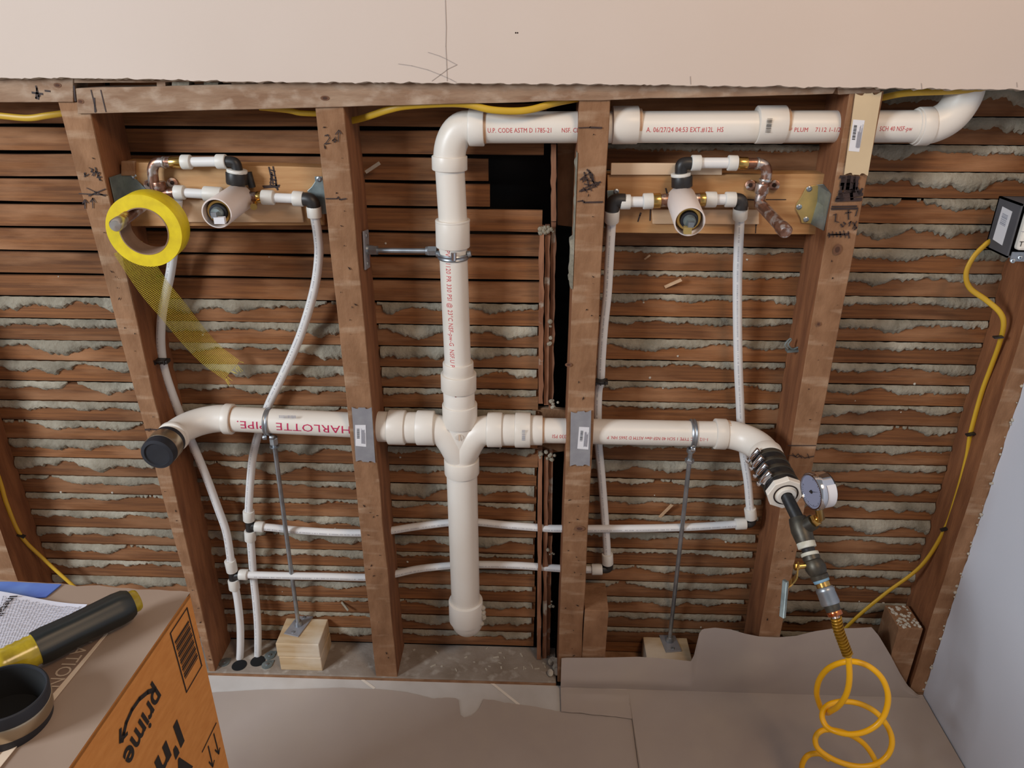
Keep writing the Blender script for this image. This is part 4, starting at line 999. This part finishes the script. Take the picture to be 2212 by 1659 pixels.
# middle, sideways from stud B
rc = dpt(979.5,552); xb_ = xline((744,236),(858,1460), at(800,540,.045).z)+.0016
z_ = at(800,540,.05).z; pc = V((xb_, .052, z_))
t = hanger('horizontal steel rod with a split ring bracing the vertical stack to the stud', rc, V((0,-.0,1))+V((.0,.0,0)), RP, at(932,542,YP), V((xb_+.004, .048, z_)), pc, (1,0,0), (0,.15,1), [(-.010, .016, .0088, 6), (.004, .006, .0075, 14)])
D_ = (V((xb_+.004,.048,z_))-at(932,542,YP)).normalized()
MB().lathe(V((xb_+.004,.048,z_)), -D_, [(.004, .003), (.004, .0085), (.018, .0085), (.018, .003)], 6, 0, False).build('nut', m_galv, t)
MB().tube([at(980,546,YP-.028), at(980,562,YP-.028)], .0048, 12).build('ring_bolt', m_chrome, t)
for s, xx in ((-1, 950), (1, 1010)): MB().lathe(at(xx,549,YP-.006), (s,0,.2), [(0, .0058), (.006, .0052), (.007, 0)], 14).build('ring_bolt', m_galv, t)

# =================================================================== TUBE CLIPS
def clip(P, label, mat, xdir=1):
    t = thing('tube_clip', P, label, 'clip')
    b = MB().obox(P, V((.0135*1,0,0)), V((0,.008,0)), V((0,0,.0032)))
    for k in (-1, 0, 1): b.obox(P+V((.0085*k, -.0088, 0)), V((.0012,0,0)), V((0,.0012,0)), V((0,0,.0042)))
    b.build('clip_base', mat, t, bevel=.0006)
    arc = [P+V((xdir*.011*cos(a)-.002*xdir, -.012*sin(a), .0035)) for a in [radians(-20+22*i) for i in range(10)]]
    MB().tube(arc, .0016, 8, flat=1).build('clip_jaw', mat, t); return t
clip(at(349,780,.034), 'black plastic clip holding the left riser to the leftmost full stud', m_black)
clip(at(1297,824,.046), 'black plastic clip holding the riser right of the middle stud', m_black)
t = thing('tube_clip', at(1710,752,.045), 'empty grey plastic clip with a looped jaw on the side of the right stud', 'clip')
P = at(1712,756,.045); MB().obox(P, V((.011,0,.001)), V((0,.007,0)), V((0,0,.002))).build('clip_base', m_bracket, t)
MB().tube([at(x,y,.043) for x, y in spl([V((1700,752,0)),V((1697,742,0)),V((1704,733,0)),V((1708,731,0)),V((1701,742,0)),V((1712,752,0)),V((1722,752,0))],4) and [(p.x,p.y) for p in spl([V((1702,754,0)),V((1696,744,0)),V((1706,732,0)),V((1709,734,0)),V((1703,744,0)),V((1712,754,0)),V((1724,750,0))],4)]], .0017, 8).build('clip_jaw', m_bracket, t)

# =================================================================== TAPE ROLL
tr0 = stubA.lerp(stubB, .72)
fc, bk = at(311,500,-.085), at(337,484,-.03)
tD = V((.10,-.99,-.02)).normalized(); Rt, Ri, Wd = .0565, .0355, .040
tr = thing('tape_roll', fc, 'roll of yellow mesh joint tape hanging on the left copper stub with a loose tail', 'tape')
Bk = fc-tD*Wd
MB().lathe(Bk, tD, [(0, Ri+.0015), (0, Rt), (.0005, Rt+.0003), (Wd-.0005, Rt+.0003), (Wd, Rt), (Wd, Ri+.0015)], 64).build('wound_tape', m_tape, tr)
MB().lathe(Bk, tD, [(-.0005, Ri+.0017), (-.0005, Ri), (Wd+.0005, Ri), (Wd+.0005, Ri+.0017)], 56).build('core', m_core, tr)
# loose tail: woven strands with real gaps
tail_c = [(277,535,-.04),(302,575,-.04),(335,624,-.032),(375,672,-.015),(415,722,.02),(455,765,.045),(502,800,.056)]
Tc = spl([at(*p) for p in tail_c], 14); half = []
for i, p in enumerate(Tc):
    T = (Tc[min(i+1, len(Tc)-1)]-Tc[max(i-1, 0)]).normalized(); view = (p-CP).normalized()
    t_ = i/(len(Tc)-1); s_ = T.cross(view).normalized(); half.append(s_*(.0235-.001*t_))
b = MB(); nl = 15; nc = 60
def tp(i_f, s_):
    k = min(int(i_f), len(Tc)-2); f = i_f-k; return Tc[k].lerp(Tc[k+1], f)+half[k].lerp(half[k+1], f)*s_
for j in range(nl):
    s_ = -1+2*j/(nl-1); ex = random.uniform(-.6, .5); b.tube([tp(min(i+ex*(i == len(Tc)-1), len(Tc)-1.001), s_) for i in range(len(Tc))], .00024, 4)
for i in range(104):
    f = (len(Tc)-1.6)*i/103; b.tube([tp(f, -1), tp(f, 0), tp(f, 1)], .00046, 4)
for j in range(14):
    s_ = random.uniform(-1, 1); p = tp(len(Tc)-1.01, s_); b.tube([p, p+V((random.uniform(.002,.012), -.004, -random.uniform(.0,.014)))], .0004, 4)
b.build('loose_tail', m_tapem, tr)

# =================================================================== YELLOW CABLES
def cable(pts, label, r=.0052, staples=()):
    P = spl([at(*p) for p in pts], 7); t = thing('electric_cable', P[0], label, 'cable')
    MB().tube(P, r, 14, flat=.62, updir=(0,1,0)).build('jacket', m_ycable, t)
    for (x, y, yy, d) in staples:
        p = at(x, y, yy); q = V(d).normalized()
        MB().obox(p, q*.0075, V((0,.004,0)), q.cross(V((0,1,0)))*.0014).build('staple', m_black, t)
    return t
cable([(-120,238,.03),(0,250,.03),(60,255,.03),(100,250,.032),(150,243,.04)], 'yellow cable in the top left bay beside the leftmost full stud')
cable([(560,232,.03),(620,238,.03),(650,244,.03),(700,246,.035)], 'short piece of yellow cable below the header left of the second stud', .0045)
cable([(748,262,.05),(772,258,.042),(800,250,.03),(840,237,.012),(880,229,.006),(960,224,.004),(1010,226,.004),(1060,237,-.001),(1110,240,-.001),(1150,236,.0),(1200,222,.01),(1262,210,.03)], 'wavy yellow cable hanging below the header over the vent pipe elbow', .0054)
cable([(1885,216,.04),(1910,210,.03),(1960,201,.018),(2050,197,.012),(2120,190,.012),(2150,180,.012)], 'yellow cable under the torn drywall edge at the top right', .0050)
cable([(2138,522,.045),(2128,529,.04),(2103,555,.036),(2087,590,.036),(2095,622,.036),(2130,648,.03),(2160,675,.02),(2168,702,.02),(2158,745,.03),(2140,795,.04),(2120,850,.045),(2097,935,.045),(2088,990,.045),(2065,1075,.045),(2040,1145,.045),(1990,1222,.05),(1915,1280,.06),(1860,1325,.06),(1815,1368,.06)],
      'long yellow cable running from the outlet box down the corner stud', .0048, [(2156,728,.018,(1,0,.1)),(2096,938,.037,(1,0,.3)),(2040,1143,.037,(1,0,.45))])
fy = lambda x, y: (x, y, atx(x, y, FXR+.0045).y)
cable([fy(-32,950), fy(0,1040), fy(15,1090), fy(45,1157), (95,1208,.055),(150,1258,.055),(205,1305,.06),(260,1345,.06)], 'yellow cable curving down behind the cardboard box at the left edge', .0048, [(46,1157,atx(46,1157,FXR+.0045).y-.004,(1,0,-.5))])

# =================================================================== OUTLET BOX
bxL = at(2190, 500, -.012).x
ob = thing('outlet_box', (bxL, -.012, at(2190,560,-.01).z), 'grey outlet box with a white receptacle fixed to the corner stud', 'outlet')
zb1, zb0 = at(2200,440,-.01).z, at(2182,556,-.01).z
b = MB(); x1_ = EX-.001
b.box(bxL, bxL+.003, -.012, .052, zb0, zb1); b.box(x1_-.003, x1_, -.012, .052, zb0, zb1); b.box(bxL, x1_, -.012, .052, zb1-.003, zb1); b.box(bxL, x1_, -.012, .052, zb0, zb0+.003); b.box(bxL, x1_, .049, .052, zb0, zb1)
b.build('box_shell', m_boxgrey, ob)
sk = [atx(2166,446,bxL), atx(2187,457,bxL), atx(2165,530,bxL), atx(2145,517,bxL)]
MB().prism(sk, (-.0005,0,0)).build('sticker', m_sticker, ob)
c0 = sum(sk, V((0,0,0)))/4+V((-.0005,0,0)); hv = sk[0]-sk[3]; wv = sk[1]-sk[0]
barcode(c0+hv*.2, hv, wv, hv.length*.36, wv.length*.55, 'printed_code', ob, 9, m_grey, V((-1,0,0)), .0005)
zc_ = (zb0+zb1)/2; hh = (zb1-zb0)/2
MB().box(bxL+.008, x1_+.03, -.022, -.008, zb0+.014, zb1-.010).build('receptacle', m_white, ob, bevel=.004)
MB().box(bxL+.006, x1_+.02, -.0135, -.0115, zb0-.006, zb0+.010).build('mounting_tab', m_galv, ob, bevel=.001)
b = MB()
for (x, y) in ((2188,564),(2204,557)): b.ring(at(x,y,-.0136), at(x,y,-.016), .0035, .0012, 14)
b.build('tab_loop', m_galv, ob)
text_mesh('T', .012, lambda x, y: V((at(2206,527,-.0225).x+x, -.0225, at(2206,527,-.0225).z+y)), m_ink, 'printed_lettering', ob, bend=False)
strokes([[(2205,500),(2214,500)]], .0008, 'face_line', m_grey, ob, val=-.0224)

# =================================================================== FLOOR PAPER
def flatsheet(name, poly, z, th, mat, label, cat='paper sheet'):
    P = [atz(x, y, z) if isinstance(x, (int, float)) and not isinstance(y, str) else x for x, y in poly]
    o = MB().prism([V((p.x, p.y, z)) for p in P], (0,0,th)).build(name, mat); return tag(o, label, cat)
zp = FLOOR+.0022
pe = [(300,1508),(400,1500),(469,1496),(560,1491),(642,1489),(730,1486),(812,1489),(845,1492),(874,1496),(905,1503),(935,1510),(965,1508),(990,1509),(993,1522),(992,1535),(996,1549),(1003,1551),(1019,1546),(1033,1536),(1039,1522),(1042,1511),(1065,1513),(1091,1518),(1150,1527),(1206,1538),(1300,1546),(1460,1556)]
P = [atz(x, y, zp) for x, y in pe]
P = [V((p.x, p.y+noise.noise(V((p.x*50, 0, 0)))*.002, zp)) for p in P]
# undulating sheet as a grid below the torn edge
b = MB(); vs = []; cols = []; NX = 150; NY = 40
x0, x1 = P[0].x, P[-1].x
def torn(x, EPs):
    for i in range(len(EPs)-1):
        a, c_ = EPs[i], EPs[i+1]
        if a.x <= x <= c_.x and c_.x > a.x: return a.y+(c_.y-a.y)*(x-a.x)/(c_.x-a.x)
    return EPs[-1].y
mono = []
for p in P:
    if not mono or p.x > mono[-1].x+1e-4: mono.append(p)
for i in range(NX+1):
    x = x0+(x1-x0)*i/NX; ye = torn(x, mono)+noise.noise(V((x*90, 7, 0)))*.0012
    for j in range(NY+1):
        t_ = j/NY; y = ye+(-1.6-ye)*t_**1.6
        vs.append((x, y, zp+.0012*(1-min(1, t_*8))+max(0, .0016*noise.noise(V((x*5, y*5, 0)))+.0008*noise.noise(V((x*17, y*17, 4))))))
b.add(vs, [(i*(NY+1)+j, i*(NY+1)+j+1, (i+1)*(NY+1)+j+1, (i+1)*(NY+1)+j) for i in range(NX) for j in range(NY)], 0, True)
tag(b.build('paper_sheet', m_kraft), 'brown floor paper with a torn edge and notch in front of the white strip', 'paper sheet')
# right sheet: folded up against the studs
crest = [(1213,1424),(1222,1423),(1300,1423),(1380,1421),(1440,1425),(1496,1431),(1503,1405),(1510,1372),(1518,1361),(1545,1358),(1580,1362),(1610,1371),(1640,1377),(1680,1379),(1720,1376),(1760,1366),(1800,1360),(1850,1359),(1884,1357),(1900,1376),(1925,1418),(1945,1456),(1962,1483),(1984,1503)]
crease = [(1205,1486),(1300,1478),(1400,1480),(1500,1487),(1600,1496),(1700,1494),(1800,1492),(1900,1497),(1990,1508)]
def interp(L, x):
    if x <= L[0][0]: return L[0][1]
    for i in range(len(L)-1):
        if L[i][0] <= x <= L[i+1][0]: return L[i][1]+(L[i+1][1]-L[i][1])*(x-L[i][0])/(L[i+1][0]-L[i][0])
    return L[-1][1]
b = MB(); vs = []; n = 170; zq = FLOOR+.0065; xL = at(1213,1424,-.006).x; xSeam = atz(1369,1552,zq).x; xR = XR-.003
yfront = atz(1208,1537,zq).y; K = 10; KF = 22
# invert: for world x sample along the crest line
cr = [at(px_, py_, -.007) for px_, py_ in crest]; cz = [atz(px_, py_, zq) for px_, py_ in crease]
def iw(L, x, f):
    if x <= L[0].x: return f(L[0])
    for i in range(len(L)-1):
        if L[i].x <= x <= L[i+1].x and L[i+1].x > L[i].x: return f(L[i])+(f(L[i+1])-f(L[i]))*(x-L[i].x)/(L[i+1].x-L[i].x)
    return f(L[-1])
for i in range(n+1):
    x = xL+(xR-xL)*i/n
    zt = max(zq+.001, iw(cr, x, lambda p: p.z)); yc = min(-.012, iw(cz, x, lambda p: p.y))
    edgey = (yfront-.012*(x-xL)/(xSeam-xL)) if x < xSeam-.0001 else -1.6
    if x < xSeam: edgey = min(edgey, yc-.01); edgey += .0025*noise.noise(V((x*40, 2, 0)))
    for k in range(K+1):
        t_ = k/K; bul = sin(pi*t_)
        y = -.004+(yc+.004)*t_**1.3 - .006*bul*(1+.9*noise.noise(V((x*7, t_*2, 1))))
        z = zt+(zq-zt)*(t_**.85); 
        vs.append((x, y, z))
    for k in range(1, KF+1):
        t_ = (k/KF)**1.5; y = yc+(edgey-yc)*t_
        vs.append((x, y, zq+max(-.001, .0034*noise.noise(V((x*6, y*6, 3))))+.0010*noise.noise(V((x*22, y*22, 3)))+.004*max(0, 1-abs(y-yc+.018)/.016)*max(0, noise.noise(V((x*9, 2, 2)))+.25)))
KK = K+KF+1
b.add(vs, [(i*KK+k, i*KK+k+1, (i+1)*KK+k+1, (i+1)*KK+k) for i in range(n) for k in range(KK-1)], 0, True)
tag(b.build('paper_sheet', m_kraft), 'brown paper sheet folded up against the studs at the lower right', 'paper sheet')
b = MB()
for i in range(46):
    p = atz(random.uniform(620,1190), random.uniform(1395,1450), SOLE); 
    if abs(p.x+.3) < .03 or p.x < -.32 and p.x > -.47: continue
    a = random.uniform(0, 3); L_ = random.uniform(.002, .008); b.obox(p+V((0,0,.0008)), V((cos(a), sin(a), 0))*L_, V((-sin(a), cos(a), 0))*random.uniform(.0008,.002), V((0,0,.0007)))
tag(b.build('wood_chips', m_chip, wall), kind='stuff')
b = MB()
for i in range(7):
    p = atz(1196+random.uniform(-9,6), 1440+random.uniform(-25,14), .01); b.lathe(p, (random.uniform(-1,1), -1, 1), [(-.006, .004), (0, .008), (.006, 0)], 9)
b.build('plaster_lump', m_chip, wall)

# =================================================================== CARDBOARD BOX AND WHAT LIES ON IT
ZB = .80
K0 = atz(410,1283,ZB); K1 = atz(0,1257,ZB); K2 = atz(150,1659,ZB)
uL = (K1-K0); uL.z = 0; uL.normalize(); uF = (K2-K0); uF.z = 0; uF.normalize()
nS = V((-uF.y, uF.x, 0)); nS = nS if nS.x > 0 else -nS      # outward normal of the visible side
LW, LF, HB = .62, .52, ZB-FLOOR-.004
cb = thing('cardboard_box', V((K0.x, K0.y, FLOOR+.004)), 'orange brown cardboard carton standing upside down in the left foreground', 'box')
tC = [K0, K0+uF*LF, K0+uF*LF+uL*LW, K0+uL*LW]; dn = V((0,0,-HB))
def wallp(A, B, th, name='panel', mats=None):
    d = (B-A).normalized(); nn = V((d.y, -d.x, 0))*th
    MB().prism([A, B, B+dn, A+dn], nn).build(name, mats or m_card, cb)
ctr = sum(tC, V((0,0,0)))/4
for i in range(4):
    A, B = tC[i], tC[(i+1) % 4]; d = (B-A).normalized(); nn = V((d.y, -d.x, 0))
    if nn.dot(ctr-A) < 0: nn = -nn
    MB().prism([A, B, B+dn, A+dn], nn*.004).build('side_panel', m_card, cb)
MB().prism([p+V((0,0,-.004)) for p in tC], (0,0,.0035)).build('top_flap', m_card, cb)
# print on the visible side: s runs along the top edge towards the camera, t downwards
def side_pt(px, py):
    d = ray(px, py); t_ = (K0-CP).dot(nS)/d.dot(nS); return CP+d*t_
def sstroke(lines, w, name, par=cb):
    b = MB()
    for ln in lines:
        P = [side_pt(x, y) for x, y in ln]
        for i in range(len(P)-1):
            d = (P[i+1]-P[i]).normalized(); q = nS.cross(d)*w/2; e = d*w*.35; o_ = nS*.0006
            b.add([P[i]-e-q+o_, P[i+1]+e-q+o_, P[i+1]+e+q+o_, P[i]-e+q+o_], [(0,1,2,3)])
    return b.build(name, m_ink, par)
sstroke([[(403,1313),(367,1368),(402,1495),(435,1438),(403,1313)]], .0016, 'printed_frame')
# bars inside the frame
bars = []
for k in range(17):
    f = .2+.62*k/16; a = (403+(435-403)*f, 1313+(1438-1313)*f); c_ = (367+(402-367)*f, 1368+(1495-1368)*f)
    bars.append([(c_[0]+(a[0]-c_[0])*.12, c_[1]+(a[1]-c_[1])*.12), (c_[0]+(a[0]-c_[0])*.9, c_[1]+(a[1]-c_[1])*.9)])
sstroke(bars[::3], .0026, 'printed_code'); sstroke(bars[1::3], .0010, 'printed_code'); sstroke(bars[2::3], .0017, 'printed_code')
def side_text(txt, pa, pb, hgt, squash=1.0, shear=.0, bold=.0):
    """text whose centre line runs from pixel pa to pixel pb on the box side, letters turned upside down"""
    A, B = side_pt(*pa), side_pt(*pb); d = (B-A); L_ = d.length; d.normalize(); upv = -nS.cross(d)
    if upv.z > 0: upv = -upv
    cu = bpy.data.curves.new('t', 'FONT'); cu.body = txt; cu.size = 1; cu.offset = bold; to = bpy.data.objects.new('t', cu)
    me = bpy.data.meshes.new_from_object(to); xs = [v.co.x for v in me.vertices]; ys = [v.co.y for v in me.vertices]
    w0, w1, h0, h1 = min(xs), max(xs), min(ys), max(ys); bpy.data.meshes.remove(me); bpy.data.objects.remove(to); bpy.data.curves.remove(cu)
    sx = L_/(w1-w0); sy = hgt/(h1-h0)
    cu2 = bpy.data.curves.new('t', 'FONT'); cu2.body = txt; cu2.size = 1; cu2.fill_mode = 'FRONT'; cu2.offset = bold; to = bpy.data.objects.new('t', cu2)
    me = bpy.data.meshes.new_from_object(to); bpy.data.objects.remove(to); bpy.data.curves.remove(cu2)
    for v in me.vertices:
        x, y = (v.co.x-w0)*sx, (v.co.y-(h0+h1)/2)*sy
        v.co = A+d*(x+y*shear)+upv*y+nS*.0006-cb.location
    me.name = 'printed_lettering'; me.materials.append(m_ink); o = bpy.data.objects.new('printed_lettering', me); COL.objects.link(o); o.parent = cb
side_text('prime', (340,1490), (270,1643), .032, bold=.022)
side_text("I'm", (390,1578), (325,1705), .034, bold=.028)
side_text("W", (408,1632), (355,1740), .034, bold=.028)
sw = [(334,1489),(318,1495),(300,1510),(284,1533),(272,1560),(266,1585),(263,1600)]
sstroke([sw], .0044, 'printed_swoosh'); sstroke([[(259,1576),(259,1601),(273,1585)]], .0034, 'printed_swoosh')
sstroke([[(466,1562),(436,1624)],[(461,1585),(472,1628)],[(464,1620),(472,1628),(474,1616)],[(449,1612),(459,1655)],[(451,1646),(459,1656),(462,1643)]], .0018, 'printed_arrows')
# kraft paper lying on top
b = MB(); vs = []; n = 60
for i in range(n+1):
    t_ = i/n; rag = .003*noise.noise(V((t_*30, 0, 5)))
    A = K0+uL*(LW*t_)+uF*(-.0015-rag)+V((0,0,.0004)); 
    if i == 0: A = A
    for j in range(13):
        s_ = j/12; p = A.lerp(K0+uL*(LW*t_)+uF*LF, s_); vs.append(p+V((0,0,.0006+.0006*noise.noise(V((p.x*9, p.y*9, 0))))))
b.add(vs, [(i*13+j, (i+1)*13+j, (i+1)*13+j+1, i*13+j+1) for i in range(n) for j in range(12)], 0, True)
tag(b.build('paper_liner', m_kraftbox), 'grey brown kraft paper lying over the top of the cardboard box', 'paper sheet')
zt = ZB+.0014
def onbox(poly, z, th, mat, name, parent=None):
    return MB().prism([atz(x, y, z) for x, y in poly], (0,0,th)).build(name, mat, parent)
tag(onbox([(-60,1259),(20,1258.5),(133,1264),(100,1291),(60,1294),(0,1282),(-60,1276)], zt, .0012, m_blueb, 'plastic_bag'), 'crumpled blue packaging at the far left edge of the box top', 'packaging')
br = thing('printed_sheet', atz(60,1500,zt), 'brown printed sheet with a cream border lying under the tools on the box', 'printed sheet')
onbox([(-80,1330),(160,1350),(233,1369),(118,1512),(0,1659),(-120,1790),(-200,1600)], zt+.0004, .0006, m_brochw, 'sheet', br)
onbox([(-80,1334),(160,1354),(224,1372),(108,1506),(-10,1640),(-120,1770),(-200,1600)], zt+.0011, .0003, m_broch, 'printed_area', br)
def top_text(txt, pa, pb, hgt, z, mat, par, upsign=1, name='printed_lettering', bold=0.0):
    A, B = atz(*pa, z), atz(*pb, z); d = B-A; L_ = d.length; d.normalize(); upv = V((-d.y, d.x, 0))*upsign
    cu = bpy.data.curves.new('t', 'FONT'); cu.body = txt; cu.size = 1; cu.fill_mode = 'FRONT'; cu.offset = bold; cu.resolution_u = 3; to = bpy.data.objects.new('t', cu)
    me = bpy.data.meshes.new_from_object(to); bpy.data.objects.remove(to); bpy.data.curves.remove(cu)
    xs = [v.co.x for v in me.vertices]; ys = [v.co.y for v in me.vertices]; sx = L_/(max(xs)-min(xs)); sy = hgt/(max(ys)-min(ys)); x0, yc = min(xs), (min(ys)+max(ys))/2
    for v in me.vertices: v.co = A+d*((v.co.x-x0)*sx)+upv*((v.co.y-yc)*sy)-par.location
    me.name = name; me.materials.append(mat); o = bpy.data.objects.new(name, me); COL.objects.link(o); o.parent = par
top_text('LLATION', (195,1372), (112,1484), .0125, zt+.0018, m_tanink, br)
lf = thing('instruction_leaflet', atz(60,1340,zt+.003), 'white instruction leaflet with small print under the nut driver handle', 'leaflet')
# leaflet: gently curled sheet
b = MB(); vs = []; cor = [(-90,1278),(188,1303),(100,1412),(-120,1460)]
cA, cB, cC, cD = [atz(x, y, zt+.004) for x, y in cor]; n1, n2 = 20, 16
def leafz(u_, v_): return .004+.004*sin(pi*u_*1.5+.6)*(1-v_*.6)
def leaf(u_, v_):
    p = cA.lerp(cB, u_).lerp(cD.lerp(cC, u_), v_); return V((p.x, p.y, zt+.002+leafz(u_, v_)))
b.add([leaf(i/n1, j/n2) for i in range(n1+1) for j in range(n2+1)], [(i*(n2+1)+j, (i+1)*(n2+1)+j, (i+1)*(n2+1)+j+1, i*(n2+1)+j+1) for i in range(n1) for j in range(n2)], 0, True)
b.build('sheet', m_paper, lf)
b = MB(); rnd = random.Random(4)
for k in range(24):
    u_ = .38+.58*k/23; v0 = .06+rnd.random()*.03
    while v0 < .95:
        L_ = rnd.uniform(.02, .07); v1 = min(v0+L_, .97)
        q = .0042; P4 = [leaf(u_-q, v0), leaf(u_+q, v0), leaf(u_+q, v1), leaf(u_-q, v1)]
        b.add([p+V((0,0,.0006)) for p in P4], [(0,1,2,3)]); v0 = v1+.012
b.build('printed_lines', m_grey, lf)
top_text('Installation', (30,1287), (-40,1374), .0075, zt+.0085, m_ink, lf, bold=.02)
# nut driver
hA, hB = atz(283,1302,ZB+.020), atz(78,1402,ZB+.022)
nd = thing('nut_driver', V((hB.x, hB.y, ZB)), 'nut driver with black grip and translucent yellow collar lying on the leaflet', 'screwdriver')
hD = (hB-hA); hLn = hD.length; hD.normalize(); rr = .0150
def fluted(P, D, prof, n=48, flute=.0012, lobes=6):
    b = MB(); D = V(D).normalized(); u = D.orthogonal().normalized(); w = D.cross(u); vs = []
    for t_, r in prof:
        for j in range(n):
            a = 2*pi*j/n; q = r*(1-flute*(0.5+.5*cos(lobes*a))*8*(1 if r > .012 else 0)); vs.append(P+D*t_+(u*cos(a)+w*sin(a))*max(q, 1e-5))
    b.add(vs, [(i*n+j, i*n+(j+1) % n, (i+1)*n+(j+1) % n, (i+1)*n+j) for i in range(len(prof)-1) for j in range(n)], 0, True)
    return b
fluted(hA, hD, [(0, .010), (0, rr*.80), (.004, rr*.95), (.012, rr), (hLn*.6, rr*.96), (hLn*.9, rr*1.02), (hLn, rr*.98), (hLn, .008)], flute=.010).build('grip', m_grip, nd)
MB().lathe(hA-hD*.0065, hD, [(0, 0), (0, rr*.60), (.002, rr*.68), (.008, rr*.70)], 32).build('end_cap', m_acet, nd)
prof = [(0, rr*.9)]
for k in range(8): prof += [(.003+k*.003, rr*(.92 if k % 2 else .86))]
prof += [(.03, rr*.86), (.036, rr*.70), (.060, rr*.62), (.066, rr*.45), (.07, .006)]
MB().lathe(hB-hD*.001, hD, prof, 40).build('handle_neck', m_acet, nd)
MB().tube([hB+hD*.06, hB+hD*.16], .0045, 16).build('shaft', m_chrome, nd)
# rubber coupling in the corner
rcC = atz(6,1494,ZB+.032); rt_ = .0300
tilt = V((.10,.05,1)).normalized()
rc_ = thing('rubber_coupling', V((rcC.x, rcC.y, ZB)), 'black rubber pipe coupling with a steel band standing on the box corner', 'pipe coupling')
Pb = rcC-tilt*.032
MB().lathe(Pb, tilt, [(0, rt_*.70), (0, rt_), (.0015, rt_*1.02), (.030, rt_*1.02), (.0315, rt_), (.032, rt_*.97), (.0318, rt_*.94), (.030, rt_*.93), (0, rt_*.93), (0, rt_*.70)], 56).build('rubber_body', m_rubber, rc_)
MB().lathe(Pb, tilt, [(.002, rt_*.929), (.0295, rt_*.929), (.0055, rt_*.80), (.004, 0)], 48).build('bore', m_inner, rc_)
MB().ring(Pb+tilt*.009, Pb+tilt*.022, rt_*1.045, rt_*.98, 56).build('clamp_band', m_steelband, rc_)
